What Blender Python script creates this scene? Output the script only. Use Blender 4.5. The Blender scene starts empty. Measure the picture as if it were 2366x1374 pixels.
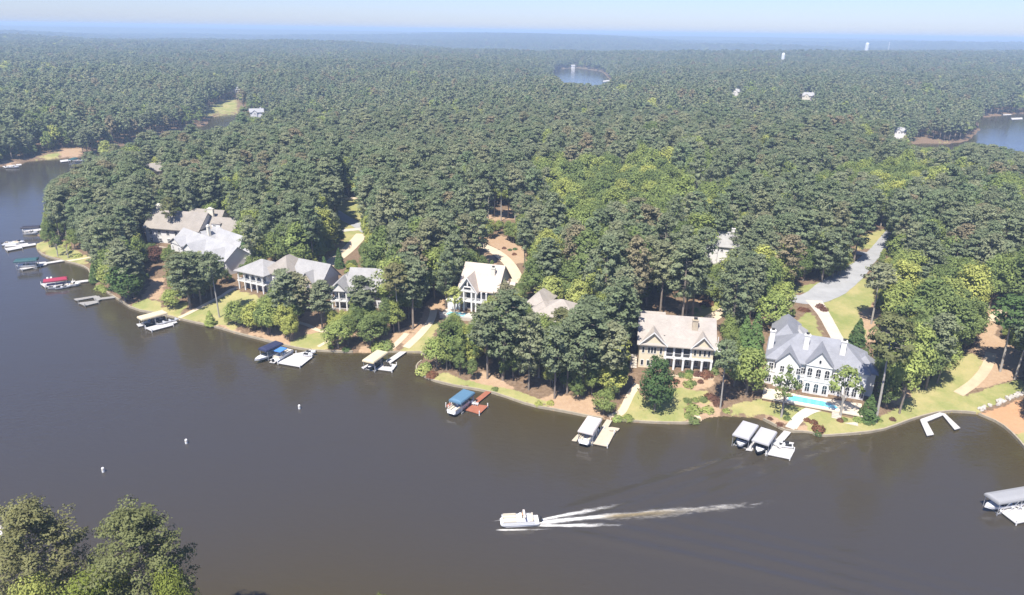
import bpy, bmesh, math, random
import numpy as np
from mathutils import Matrix, Vector

random.seed(7)
RNG = np.random.default_rng(11)
R = math.radians
SC = bpy.context.scene
COL = SC.collection

# ------------------------------------------------------------------ camera
IW, IH, FPX = 2366.0, 1374.0, 1650.0
PITCH, ROLL, CAMH = R(20.5), R(0.87), 90.0
FWD = np.array([0, math.cos(PITCH), -math.sin(PITCH)])
_r0 = np.array([1.0, 0, 0]); _u0 = np.array([0, math.sin(PITCH), math.cos(PITCH)])
RIGHT = _r0 * math.cos(ROLL) + _u0 * math.sin(ROLL)
UP = -_r0 * math.sin(ROLL) + _u0 * math.cos(ROLL)
CAM = np.array([0, 0, CAMH])
cd = bpy.data.cameras.new('camera'); cam = bpy.data.objects.new('camera', cd); COL.objects.link(cam)
cd.sensor_width = 36.0; cd.lens = 36.0 * FPX / IW
cd.clip_start = 1.0; cd.clip_end = 80000.0
m = Matrix(((RIGHT[0], UP[0], -FWD[0], 0), (RIGHT[1], UP[1], -FWD[1], 0), (RIGHT[2], UP[2], -FWD[2], CAMH), (0, 0, 0, 1)))
cam.matrix_world = m
SC.camera = cam

# ------------------------------------------------------------------ sky, sun, exposure
SUN_EL, SUN_AZ = R(60), R(207)          # azimuth clockwise from +Y: the sun stands behind and left of the camera
world = bpy.data.worlds.new('World'); SC.world = world; world.use_nodes = True
wn = world.node_tree.nodes; wl = world.node_tree.links
bg = wn['Background']
sky = wn.new('ShaderNodeTexSky'); sky.sky_type = 'NISHITA'; sky.sun_disc = False
sky.sun_elevation = SUN_EL; sky.sun_rotation = SUN_AZ
sky.air_density = 1.0; sky.dust_density = 0.4; sky.ozone_density = 3.0; sky.altitude = 200
tint = wn.new('ShaderNodeMix'); tint.data_type = 'RGBA'; tint.blend_type = 'MULTIPLY'; tint.inputs[0].default_value = 1.0
tint.inputs[7].default_value = (.775, .85, 1.22, 1)      # clear, slightly bluer air than the model's
wl.new(sky.outputs[0], tint.inputs[6]); wl.new(tint.outputs[2], bg.inputs[0]); bg.inputs[1].default_value = 0.072
sd = bpy.data.lights.new('sun', 'SUN'); sun = bpy.data.objects.new('sun', sd); COL.objects.link(sun)
sd.energy = 4.8; sd.angle = R(0.5); sd.color = (1.0, 0.95, 0.87)
sv = Vector((math.sin(SUN_AZ) * math.cos(SUN_EL), math.cos(SUN_AZ) * math.cos(SUN_EL), math.sin(SUN_EL)))
sun.rotation_euler = (-sv).to_track_quat('-Z', 'Y').to_euler(); sun.location = (0, 0, 300)
SC.view_settings.view_transform = 'Standard'; SC.view_settings.look = 'None'
SC.view_settings.gamma = 1.0; SC.view_settings.exposure = 1.0; SC.view_settings.use_curve_mapping = False
SC.render.engine = 'CYCLES'
SC.cycles.use_denoising = True
SC.cycles.max_bounces = 5; SC.cycles.diffuse_bounces = 3; SC.cycles.glossy_bounces = 3
SC.cycles.transmission_bounces = 2; SC.cycles.transparent_max_bounces = 8; SC.cycles.volume_bounces = 0
SC.cycles.caustics_reflective = False; SC.cycles.caustics_refractive = False

# ------------------------------------------------------------------ projection helpers
def ray(px, py):
    d = FWD * FPX + RIGHT * (px - IW / 2) - UP * (py - IH / 2)
    return d / np.linalg.norm(d)
def at_z(px, py, z=0.0):
    d = ray(px, py); t = (z - CAMH) / d[2]
    return CAM + d * t
def project(P):
    P = np.atleast_2d(P) - CAM
    zc = P @ FWD
    zs = np.where(zc > 1, zc, 1)
    return np.stack([IW / 2 + FPX * (P @ RIGHT) / zs, IH / 2 - FPX * (P @ UP) / zs, zc], 1)

# ------------------------------------------------------------------ noise
def _hash(i, j, s):
    n = (i * 374761393 + j * 668265263 + s * 974634541) & 0xffffffff
    n = ((n ^ (n >> 13)) * 1274126177) & 0xffffffff
    return ((n ^ (n >> 16)) & 0xffff) / 65535.0
def vnoise(x, y, scale, s=0):
    x = x / scale; y = y / scale
    i = np.floor(x).astype(np.int64); j = np.floor(y).astype(np.int64)
    fx = x - i; fy = y - j
    fx = fx * fx * (3 - 2 * fx); fy = fy * fy * (3 - 2 * fy)
    a = _hash(i, j, s); b = _hash(i + 1, j, s); c = _hash(i, j + 1, s); d = _hash(i + 1, j + 1, s)
    return (a * (1 - fx) + b * fx) * (1 - fy) + (c * (1 - fx) + d * fx) * fy

# ------------------------------------------------------------------ shorelines (photo pixels on the water plane)
SHORE = [(97, 545), (86, 540), (92, 548), (110, 556), (78, 566), (88, 580), (100, 591), (130, 600), (190, 614), (209, 626), (206, 646), (235, 668), (275, 694),
         (310, 717), (370, 727), (430, 742), (500, 757), (550, 772), (620, 790), (690, 808), (735, 812), (800, 815), (860, 815),
         (930, 815), (985, 816), (978, 832), (962, 846), (962, 860), (985, 874), (1010, 884), (1060, 895), (1120, 905), (1150, 912), (1230, 940),
         (1290, 950), (1380, 968), (1430, 972), (1500, 978), (1612, 980), (1622, 966), (1660, 961), (1700, 962), (1755, 966), (1790, 985),
         (1820, 999), (1870, 1000), (1890, 1010), (1960, 1006), (2030, 998), (2080, 981), (2120, 966), (2180, 952), (2250, 955),
         (2265, 960), (2310, 980), (2345, 1010), (2380, 1052), (2440, 1110), (2600, 1230)]
BACK = [(680, 285), (600, 305), (500, 350), (420, 375), (340, 400), (260, 425), (190, 447), (140, 466), (108, 492), (97, 520)]
FARLEFT = [(-900, 420), (-300, 398), (0, 384), (48, 380), (62, 373), (100, 369), (140, 366), (185, 362), (260, 342), (340, 325), (410, 305),
           (440, 293), (478, 290), (486, 270), (545, 264), (590, 266), (640, 262)]
def wp(lst, z=0.0): return [tuple(at_z(a, b, z)[:2]) for a, b in lst]
W_SHORE = wp(SHORE)
def smooth(pts, n=2):
    p = [np.array(q) for q in pts]
    for _ in range(n):
        o = [p[0]]
        for a, b in zip(p[:-1], p[1:]): o += [a * .75 + b * .25, a * .25 + b * .75]
        o.append(p[-1]); p = o
    return p
S_SHORE = [tuple(q) for q in smooth(W_SHORE, 1)]
POLY_MAIN = wp(FARLEFT) + wp(BACK) + S_SHORE + [(200, 40), (120, 30), (40, 62), (0, 80), (-35, 87), (-100, 88), (-140, 80), (-300, 100), (-700, 160)]
POLY_CENTER = wp([(1283, 161), (1330, 156), (1390, 165), (1412, 186), (1425, 212), (1350, 224), (1290, 222), (1268, 190)])
POLY_RIGHT = wp([(2105, 331), (2180, 333), (2235, 327), (2264, 300), (2256, 273), (2300, 268), (2366, 262), (2700, 262), (2800, 480), (2450, 440), (2366, 420), (2300, 400), (2200, 375), (2110, 352)])
POLYS = [np.array(p) for p in (POLY_MAIN, POLY_CENTER, POLY_RIGHT)]
def in_poly(x, y, P):
    ins = np.zeros(x.shape, bool)
    for (ax, ay), (bx, by) in zip(P, np.roll(P, -1, 0)):
        c = (ay > y) != (by > y)
        if by != ay: ins ^= c & (x < (bx - ax) * (y - ay) / (by - ay) + ax)
    return ins
def sdist(x, y):
    """distance to the nearest shore, positive on land"""
    best = np.full(x.shape, 1e9); wet = np.zeros(x.shape, bool)
    for P in POLYS:
        wet |= in_poly(x, y, P)
        for (ax, ay), (bx, by) in zip(P, np.roll(P, -1, 0)):
            dx, dy = bx - ax, by - ay; L = dx * dx + dy * dy + 1e-9
            t = np.clip(((x - ax) * dx + (y - ay) * dy) / L, 0, 1)
            best = np.minimum(best, (x - ax - t * dx) ** 2 + (y - ay - t * dy) ** 2)
    d = np.sqrt(best)
    return np.where(wet, -d, d)
PADS = []                                    # (x, y, radius, height): level ground the houses stand on
def height(x, y):
    x = np.asarray(x, float); y = np.asarray(y, float)
    d = sdist(x, y); r = np.hypot(x, y)
    dl = np.maximum(d, 0)
    h = 0.55 + 11.0 * (1 - np.exp(-dl / 75.0))
    inl = 1 - np.exp(-dl / 90.0)
    h += inl * (vnoise(x, y, 90, 1) - .5) * 4 + np.minimum(dl / 20, 1) * (vnoise(x, y, 25, 2) - .5) * .8
    far = np.clip((r - 500) / 2500, 0, 1) * (1 - np.exp(-dl / 400.0))
    h += far * ((vnoise(x, y, 700, 3) - .45) * 34 + (vnoise(x, y, 1900, 4) - .45) * 40)
    vf = np.clip((r - 4000) / 6000, 0, 1)
    h += vf * ((vnoise(x, y, 3500, 5) - .35) * 85 + (vnoise(x, y, 1200, 6) - .5) * 26)
    h += np.clip((r - 7000) / 6000, 0, 1) * 30
    h = np.where(h > 50, 50 + 18 * np.tanh((h - 50) / 30), h)
    for (cx, cy, rz, w, ch) in PADS:
        lx = (x - cx) * math.cos(rz) + (y - cy) * math.sin(rz); ly = -(x - cx) * math.sin(rz) + (y - cy) * math.cos(rz)
        dx = np.maximum(np.maximum(-1.5 - lx, lx - w - 1.5), 0); dy = np.maximum(np.maximum(-.6 - ly, ly - 18), 0)
        k = np.clip(1 - np.hypot(dx, dy) / 6.5, 0, 1); k = k * k * (3 - 2 * k)
        h = h * (1 - k) + ch * k
    return np.where(d > 0, h, -3.2 * (1 - np.exp(d / 5.0)) - .25)
def H(x, y): return float(height(np.array([x]), np.array([y]))[0])
_T = np.concatenate([np.arange(95, 420, 1.5), np.geomspace(420, 9000, 300)])
def ground(px, py):
    d = ray(px, py)
    P = CAM[None] + d[None] * _T[:, None]
    g = P[:, 2] - np.maximum(height(P[:, 0], P[:, 1]), 0)
    k = int(np.argmax(g < 0))
    if g[k] >= 0: k = len(_T) - 1
    if k == 0: return P[0]
    u = g[k - 1] / (g[k - 1] - g[k])
    return P[k - 1] * (1 - u) + P[k] * u

# ------------------------------------------------------------------ materials
def newmat(name):
    mt = bpy.data.materials.new(name); mt.use_nodes = True
    nt = mt.node_tree; b = nt.nodes['Principled BSDF']
    return mt, nt, b
def mat(name, col, rough=.7, var=.12, scale=.8, metal=0.0, bump=0.0, bscale=6.0, spec=.3):
    mt, nt, b = newmat(name)
    b.inputs['Roughness'].default_value = rough; b.inputs['Metallic'].default_value = metal
    b.inputs['Specular IOR Level'].default_value = spec
    tc = nt.nodes.new('ShaderNodeTexCoord')
    n = nt.nodes.new('ShaderNodeTexNoise'); n.inputs['Scale'].default_value = scale; n.inputs['Detail'].default_value = 5
    nt.links.new(tc.outputs['Object'], n.inputs['Vector'])
    mx = nt.nodes.new('ShaderNodeMix'); mx.data_type = 'RGBA'
    mx.inputs[6].default_value = tuple(c * (1 - var * 1.6) for c in col) + (1,)
    mx.inputs[7].default_value = tuple(min(c * (1 + var), 1) for c in col) + (1,)
    nt.links.new(n.outputs[0], mx.inputs[0]); nt.links.new(mx.outputs[2], b.inputs['Base Color'])
    if bump:
        n2 = nt.nodes.new('ShaderNodeTexNoise'); n2.inputs['Scale'].default_value = bscale; n2.inputs['Detail'].default_value = 4
        nt.links.new(tc.outputs['Object'], n2.inputs['Vector'])
        bp = nt.nodes.new('ShaderNodeBump'); bp.inputs['Strength'].default_value = bump; bp.inputs['Distance'].default_value = .1
        nt.links.new(n2.outputs[0], bp.inputs['Height']); nt.links.new(bp.outputs[0], b.inputs['Normal'])
    return mt
def roofmat(name, col):
    """shingles: courses and single tabs told apart by tone"""
    mt, nt, b = newmat(name); b.inputs['Roughness'].default_value = .85; b.inputs['Specular IOR Level'].default_value = .2
    tc = nt.nodes.new('ShaderNodeTexCoord')
    br = nt.nodes.new('ShaderNodeTexBrick'); br.inputs['Scale'].default_value = 1.0
    br.inputs['Brick Width'].default_value = .5; br.inputs['Row Height'].default_value = .28; br.inputs['Mortar Size'].default_value = .02
    br.inputs['Color1'].default_value = tuple(c * .93 for c in col) + (1,); br.inputs['Color2'].default_value = tuple(min(1, c * 1.04) for c in col) + (1,)
    br.inputs['Mortar'].default_value = tuple(c * .78 for c in col) + (1,)
    nt.links.new(tc.outputs['Object'], br.inputs['Vector'])
    n = nt.nodes.new('ShaderNodeTexNoise'); n.inputs['Scale'].default_value = .35; n.inputs['Detail'].default_value = 6
    nt.links.new(tc.outputs['Object'], n.inputs['Vector'])
    rp = nt.nodes.new('ShaderNodeMapRange'); rp.inputs[1].default_value = .3; rp.inputs[2].default_value = .7; rp.inputs[3].default_value = .88; rp.inputs[4].default_value = 1.06
    nt.links.new(n.outputs[0], rp.inputs[0])
    mx = nt.nodes.new('ShaderNodeVectorMath'); mx.operation = 'SCALE'
    nt.links.new(br.outputs[0], mx.inputs[0]); nt.links.new(rp.outputs[0], mx.inputs[3]); nt.links.new(mx.outputs[0], b.inputs['Base Color'])
    return mt
M = {}
M['white'] = mat('white_stucco', (0.655, 0.638, 0.613), .75, .06)
M['trim'] = mat('white_trim', (0.672, 0.664, 0.647), .5, .04)
M['beige'] = mat('beige_siding', (0.625, 0.545, 0.399), .75, .08)
M['cream'] = mat('cream_stucco', (0.622, 0.588, 0.504), .75, .06)
M['tanstone'] = mat('tan_stone', (0.462, 0.386, 0.286), .9, .2, 1.5, bump=.4)
M['greywall'] = mat('pale_grey_siding', (0.521, 0.521, 0.521), .7, .06)
M['roof_tan'] = roofmat('tan_shingle', (0.353, 0.315, 0.277))
M['roof_peach'] = roofmat('pale_peach_shingle', (0.470, 0.403, 0.344))
M['roof_slate'] = roofmat('blue_grey_shingle', (0.244, 0.248, 0.269))
M['roof_grey'] = roofmat('light_grey_shingle', (.31, .30, .29))
M['roof_pale'] = roofmat('pale_grey_shingle', (.34, .335, .335))
M['roof_brown'] = roofmat('weathered_brown_shingle', (0.286, 0.256, 0.223))
M['dark'] = mat('dark_cap', (.04, .04, .04), .6)
M['concrete'] = mat('pale_concrete', (0.470, 0.420, 0.353), .85, .12, .5, bump=.2)
M['conc_cream'] = mat('cream_concrete', (0.521, 0.428, 0.302), .85, .12, .4, bump=.2)
M['asphalt'] = mat('weathered_grey_asphalt', (.30, .30, .30), .9, .18, .3, bump=.2)
M['seawall'] = mat('seawall_concrete', (0.329, 0.282, 0.206), .85, .25, .7, bump=.3)
M['rock'] = mat('pale_rock', (0.437, 0.403, 0.361), .9, .25, 1.2, bump=.6)
M['deck_white'] = mat('white_deck', (0.472, 0.452, 0.433), .7, .1, 1.2, bump=.1, bscale=3)
M['deck_cream'] = mat('cream_deck', (0.459, 0.393, 0.302), .7, .1, 1.2, bump=.1, bscale=3)
M['deck_grey'] = mat('weathered_grey_deck', (0.262, 0.252, 0.236), .8, .18, 1.2, bump=.1, bscale=3)
M['deck_red'] = mat('red_brown_deck', (0.302, 0.112, 0.066), .7, .15, 1.2, bump=.1, bscale=3)
M['deck_side'] = mat('dark_dock_side', (0.059, 0.049, 0.033), .8)
M['cnv_teal'] = mat('blue_grey_canvas', (0.084, 0.168, 0.252), .6, .08)
M['cnv_green'] = mat('dark_teal_canvas', (0.029, 0.084, 0.092), .6, .1)
M['cnv_red'] = mat('crimson_canvas', (0.302, 0.029, 0.063), .6, .08)
M['cnv_navy'] = mat('navy_canvas', (0.029, 0.034, 0.076), .6, .1)
M['cnv_black'] = mat('black_canvas', (0.025, 0.022, 0.034), .6, .1)
M['cnv_white'] = mat('white_canvas', (0.529, 0.479, 0.450), .6, .05)
M['cnv_grey'] = mat('pale_grey_canvas', (0.399, 0.393, 0.399), .6, .05)
M['cnv_slate'] = mat('slate_grey_canvas', (.27, .27, .275), .6, .06)
M['cnv_cream'] = mat('cream_canvas', (0.554, 0.470, 0.319), .6, .06)
M['cnv_blue'] = mat('bright_blue_canvas', (0.067, 0.202, 0.521), .6, .06)
M['metal'] = mat('galvanised_metal', (.55, .55, .56), .4, .08, metal=.6)
M['hull'] = mat('white_gelcoat', (0.672, 0.672, 0.672), .25, .03, spec=.5)
M['hull_dark'] = mat('charcoal_gelcoat', (0.050, 0.055, 0.067), .3, .05, spec=.5)
M['seat'] = mat('cream_vinyl', (0.554, 0.487, 0.386), .5, .08)
M['black'] = mat('black_plastic', (.03, .03, .032), .4)
M['skin'] = mat('skin', (.5, .3, .2), .6)
M['shirt'] = mat('faded_orange_shirt', (.6, .35, .2), .8)
M['poolcoping'] = mat('pool_coping', (0.554, 0.470, 0.361), .8, .1)
M['brickwall'] = mat('brown_retaining_wall', (.30, .20, .12), .9, .25, 1.5, bump=.4)
M['buoy'] = mat('buoy_white', (0.672, 0.672, 0.672), .4)
def glassmat():
    mt, nt, b = newmat('dark_window_glass')
    b.inputs['Base Color'].default_value = (.02, .022, .028, 1); b.inputs['Roughness'].default_value = .12
    b.inputs['Specular IOR Level'].default_value = .5
    return mt
M['glass'] = glassmat()
def poolmat():
    mt, nt, b = newmat('pool_water')
    b.inputs['Base Color'].default_value = (.12, .50, .62, 1); b.inputs['Roughness'].default_value = .1
    return mt
M['pool'] = poolmat()
M['screen'] = mat('dark_porch_screen', (.05, .05, .055), .7, .3, .6)

def leafmat(name, stops, trans=.4):
    """leaf colour picked per tree by the object's random number, mottled inside the crown"""
    mt = bpy.data.materials.new(name); mt.use_nodes = True; nt = mt.node_tree; nt.nodes.clear()
    out = nt.nodes.new('ShaderNodeOutputMaterial'); oi = nt.nodes.new('ShaderNodeObjectInfo')
    cr = nt.nodes.new('ShaderNodeValToRGB'); e = cr.color_ramp.elements
    while len(e) < len(stops): e.new(.5)
    for el, (p, c) in zip(e, stops): el.position = p; el.color = tuple(c) + (1,)
    nt.links.new(oi.outputs['Random'], cr.inputs[0])
    tc = nt.nodes.new('ShaderNodeTexCoord')
    n = nt.nodes.new('ShaderNodeTexNoise'); n.inputs['Scale'].default_value = .55; n.inputs['Detail'].default_value = 3
    nt.links.new(tc.outputs['Object'], n.inputs['Vector'])
    rp = nt.nodes.new('ShaderNodeMapRange'); rp.inputs[1].default_value = .3; rp.inputs[2].default_value = .7; rp.inputs[3].default_value = .68; rp.inputs[4].default_value = 1.32
    nt.links.new(n.outputs[0], rp.inputs[0])
    vm = nt.nodes.new('ShaderNodeVectorMath'); vm.operation = 'SCALE'
    nt.links.new(cr.outputs[0], vm.inputs[0]); nt.links.new(rp.outputs[0], vm.inputs[3])
    df = nt.nodes.new('ShaderNodeBsdfDiffuse'); tr = nt.nodes.new('ShaderNodeBsdfTranslucent'); mx = nt.nodes.new('ShaderNodeMixShader')
    nt.links.new(vm.outputs[0], df.inputs[0]); nt.links.new(vm.outputs[0], tr.inputs[0])
    mx.inputs[0].default_value = trans
    nt.links.new(df.outputs[0], mx.inputs[1]); nt.links.new(tr.outputs[0], mx.inputs[2]); nt.links.new(mx.outputs[0], out.inputs[0])
    return mt
M['leaf_pine'] = leafmat('pine_needles', [(0, (0.195, 0.219, 0.125)), (.3, (0.164, 0.206, 0.110)), (.55, (0.219, 0.249, 0.145)), (.8, (0.256, 0.267, 0.153)), (.88, (0.180, 0.239, 0.124)), (.95, (.270, .225, .140)), (1, (.205, .235, .125))], .38)
M['leaf_hard'] = leafmat('hardwood_leaves', [(0, (0.147, 0.195, 0.069)), (.3, (0.187, 0.236, 0.088)), (.55, (0.226, 0.278, 0.092)), (.8, (0.294, 0.338, 0.105)), (.93, (0.408, 0.425, 0.122)), (1, (0.312, 0.339, 0.107))])
M['leaf_bright'] = leafmat('bright_green_leaves', [(0, (0.263, 0.317, 0.104)), (.5, (0.338, 0.388, 0.120)), (1, (0.293, 0.359, 0.116))])
M['leaf_moss'] = leafmat('moss_green_leaves', [(0, (0.180, 0.219, 0.050)), (1, (0.210, 0.244, 0.055))])
M['leaf_dark'] = leafmat('dark_green_leaves', [(0, (0.089, 0.143, 0.054)), (1, (0.116, 0.177, 0.061))])
M['leaf_yel'] = leafmat('yellow_green_leaves', [(0, (0.368, 0.405, 0.135)), (1, (0.409, 0.434, 0.141))])
M['leaf_rust'] = leafmat('rust_leaves', [(0, (0.218, 0.104, 0.061)), (1, (0.160, 0.089, 0.067))])
M['leaf_dry'] = leafmat('dry_olive_needles', [(0, (0.201, 0.200, 0.093)), (.5, (0.174, 0.189, 0.082)), (1, (0.221, 0.212, 0.099))])
M['leaf_cyp'] = leafmat('cypress_foliage', [(0, (0.126, 0.204, 0.069)), (1, (0.148, 0.227, 0.077))])
M['bark'] = mat('grey_brown_bark', (.23, .19, .155), .95, .25, 1.5)
M['bark_pale'] = mat('pale_bark', (.36, .33, .29), .95, .2, 1.5)

# ------------------------------------------------------------------ mesh helpers
class MB:
    def __init__(s): s.v = []; s.f = []
    def add(s, vs, fs):
        o = len(s.v); s.v += [tuple(map(float, q)) for q in vs]; s.f += [tuple(o + i for i in f) for f in fs]; return s
    def box(s, x0, x1, y0, y1, z0, z1):
        return s.add([(x0, y0, z0), (x1, y0, z0), (x1, y1, z0), (x0, y1, z0), (x0, y0, z1), (x1, y0, z1), (x1, y1, z1), (x0, y1, z1)],
                     [(0, 3, 2, 1), (4, 5, 6, 7), (0, 1, 5, 4), (1, 2, 6, 5), (2, 3, 7, 6), (3, 0, 4, 7)])
    def prism(s, poly, z0, z1):
        """poly: xy list, counter-clockwise, extruded upwards"""
        a = sum(p[0] * q[1] - q[0] * p[1] for p, q in zip(poly, poly[1:] + poly[:1]))
        if a < 0: poly = poly[::-1]
        n = len(poly)
        return s.add([(p[0], p[1], z0) for p in poly] + [(p[0], p[1], z1) for p in poly],
                     [tuple(range(n - 1, -1, -1)), tuple(range(n, 2 * n))] + [(i, (i + 1) % n, n + (i + 1) % n, n + i) for i in range(n)])
    def extr_y(s, prof, y0, y1):
        """prof: xz list extruded along y"""
        n = len(prof); a = sum(p[0] * q[1] - q[0] * p[1] for p, q in zip(prof, prof[1:] + prof[:1]))
        if a < 0: prof = prof[::-1]
        return s.add([(p[0], y0, p[1]) for p in prof] + [(p[0], y1, p[1]) for p in prof],
                     [tuple(range(n)), tuple(range(2 * n - 1, n - 1, -1))] + [(i, n + i, n + (i + 1) % n, (i + 1) % n) for i in range(n)])
    def extr_x(s, prof, x0, x1):
        n = len(prof); a = sum(p[0] * q[1] - q[0] * p[1] for p, q in zip(prof, prof[1:] + prof[:1]))
        if a < 0: prof = prof[::-1]
        return s.add([(x0, p[0], p[1]) for p in prof] + [(x1, p[0], p[1]) for p in prof],
                     [tuple(range(n - 1, -1, -1)), tuple(range(n, 2 * n))] + [(i, (i + 1) % n, n + (i + 1) % n, n + i) for i in range(n)])
    def tube(s, p, q, r0, r1=None, n=6):
        r1 = r0 if r1 is None else r1
        p = np.array(p, float); q = np.array(q, float); d = q - p; d /= np.linalg.norm(d) + 1e-9
        a = np.cross(d, [0, 0, 1] if abs(d[2]) < .9 else [1, 0, 0]); a /= np.linalg.norm(a); b = np.cross(d, a)
        vs = [p + r0 * (math.cos(t) * a + math.sin(t) * b) for t in [2 * math.pi * k / n for k in range(n)]] + \
             [q + r1 * (math.cos(t) * a + math.sin(t) * b) for t in [2 * math.pi * k / n for k in range(n)]]
        return s.add(vs, [(i, (i + 1) % n, n + (i + 1) % n, n + i) for i in range(n)] + [tuple(range(n - 1, -1, -1)), tuple(range(n, 2 * n))])
    def mesh(s, name, mt):
        me = bpy.data.meshes.new(name); me.from_pydata(s.v, [], s.f); me.materials.append(mt); me.update(); return me
    def build(s, name, mt, parent=None, smoothed=False):
        me = s.mesh(name, mt)
        if smoothed: me.polygons.foreach_set('use_smooth', [True] * len(me.polygons))
        o = bpy.data.objects.new(name, me); COL.objects.link(o); o.parent = parent; return o
def tag(o, label=None, cat=None, group=None, kind=None):
    if label: o['label'] = label
    if cat: o['category'] = cat
    if group: o['group'] = group
    if kind: o['kind'] = kind
    return o
def empty(name, loc, rz=0.0, label=None, cat=None, group=None):
    o = bpy.data.objects.new(name, None); COL.objects.link(o); o.location = tuple(map(float, loc)); o.rotation_euler = (0, 0, rz); o.empty_display_size = .5
    return tag(o, label, cat, group)
def copy_tree(o, parent=None):
    c = o.copy(); COL.objects.link(c); c.parent = parent
    for ch in o.children: copy_tree(ch, c)
    return c
def frame_from(p, q):
    """left and right ends of a facade -> angle and length"""
    return math.atan2(q[1] - p[1], q[0] - p[0]), math.hypot(q[0] - p[0], q[1] - p[1])

# ------------------------------------------------------------------ level pads for the houses (left and right ends of the lake fronts, in photo pixels)
HOUSES = {
    'beige': ((1474, 846), (1642, 868), 1.0), 'mansion': ((1764, 884), (1992, 930), 1.0), 'gabled': ((1062, 716), (1142, 722), .5),
    'hidden': ((1196, 762), (1326, 778), .5), 'balcony': ((768, 716), (886, 722), .3), 'columns': ((552, 668), (690, 700), .3),
    'manygable': ((400, 590), (520, 640), .2), 'longroof': ((342, 566), (500, 566), .2)}
def _pads():
    out = {}
    for k, (a, b, dz) in HOUSES.items():
        p, q = ground(*a), ground(*b)
        rz, w = frame_from(p, q); nx, ny = -math.sin(rz), math.cos(rz)
        cx, cy = (p[0] + q[0]) / 2 + nx * 6, (p[1] + q[1]) / 2 + ny * 6
        out[k] = (p, q, rz, w, (p[2] + q[2]) / 2 + dz * .0)
        out[k + '_pad'] = (cx, cy, max(w * .5, 9), (p[2] + q[2]) / 2)
    return out
HP = _pads()
for k in HOUSES: PADS.append((HP[k][0][0], HP[k][0][1], HP[k][2], HP[k][3], HP[k][4] + .35))

# ------------------------------------------------------------------ what the ground is, traced from the photograph
LAWN = [
    [(2020, 972), (2080, 938), (2110, 905), (2160, 870), (2195, 822), (2255, 815), (2275, 840), (2250, 872), (2215, 905), (2240, 915), (2300, 890), (2366, 872), (2366, 905), (2270, 945), (2250, 955), (2180, 952), (2120, 966), (2030, 998), (1960, 1006), (1890, 1010), (1862, 985), (1850, 955), (1900, 940), (1965, 942)],
    [(2340, 1012), (2366, 985), (2500, 985), (2500, 1150), (2400, 1080)],
    [(1680, 962), (1688, 938), (1775, 912), (1835, 935), (1900, 942), (1845, 960), (1830, 975), (1765, 955), (1752, 966)],
    [(1545, 895), (1640, 905), (1640, 935), (1600, 925), (1580, 950), (1585, 980), (1430, 972), (1415, 960), (1470, 890), (1490, 930)],
    [(1900, 700), (1985, 645), (2020, 640), (2020, 700), (1985, 722), (2000, 770), (1985, 800), (1945, 800), (1915, 740)],
    [(1820, 665), (1960, 640), (1978, 600), (1998, 605), (1990, 620), (1890, 674), (1825, 678)],
    [(1975, 577), (1985, 548), (2050, 525), (2060, 540), (2030, 572)],
    [(1838, 745), (1872, 715), (1912, 800), (1850, 790)],
    [(1590, 735), (1640, 705), (1690, 703), (1640, 745)],
    [(1140, 640), (1150, 610), (1180, 640)],
    [(915, 815), (985, 816), (992, 790), (1015, 745), (1010, 735), (970, 775)],
    [(940, 700), (945, 660), (980, 640), (985, 680), (970, 710)],
    [(985, 866), (1030, 862), (1080, 878), (1130, 890), (1210, 905), (1250, 925), (1275, 935), (1250, 945), (1120, 905), (1010, 885)],
    [(660, 800), (700, 775), (750, 765), (765, 795), (740, 812)],
    [(415, 735), (470, 705), (545, 668), (590, 682), (600, 695), (540, 700), (505, 750), (470, 752)],
    [(480, 735), (540, 672), (600, 690), (545, 765)],
    [(300, 705), (335, 690), (375, 700), (372, 726), (325, 718)],
    [(330, 730), (410, 700), (445, 695), (405, 738)],
    [(80, 567), (100, 556), (160, 572), (205, 592), (205, 618), (150, 603), (100, 588)],
    [(775, 460), (820, 455), (840, 470), (840, 560), (790, 560)], [(735, 620), (800, 565), (830, 550), (790, 590)],
    [(430, 262), (545, 222), (552, 262), (480, 268)], [(60, 375), (125, 350), (145, 352), (130, 366)],
    [(2105, 322), (2150, 322), (2240, 326), (2180, 333)]]
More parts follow.
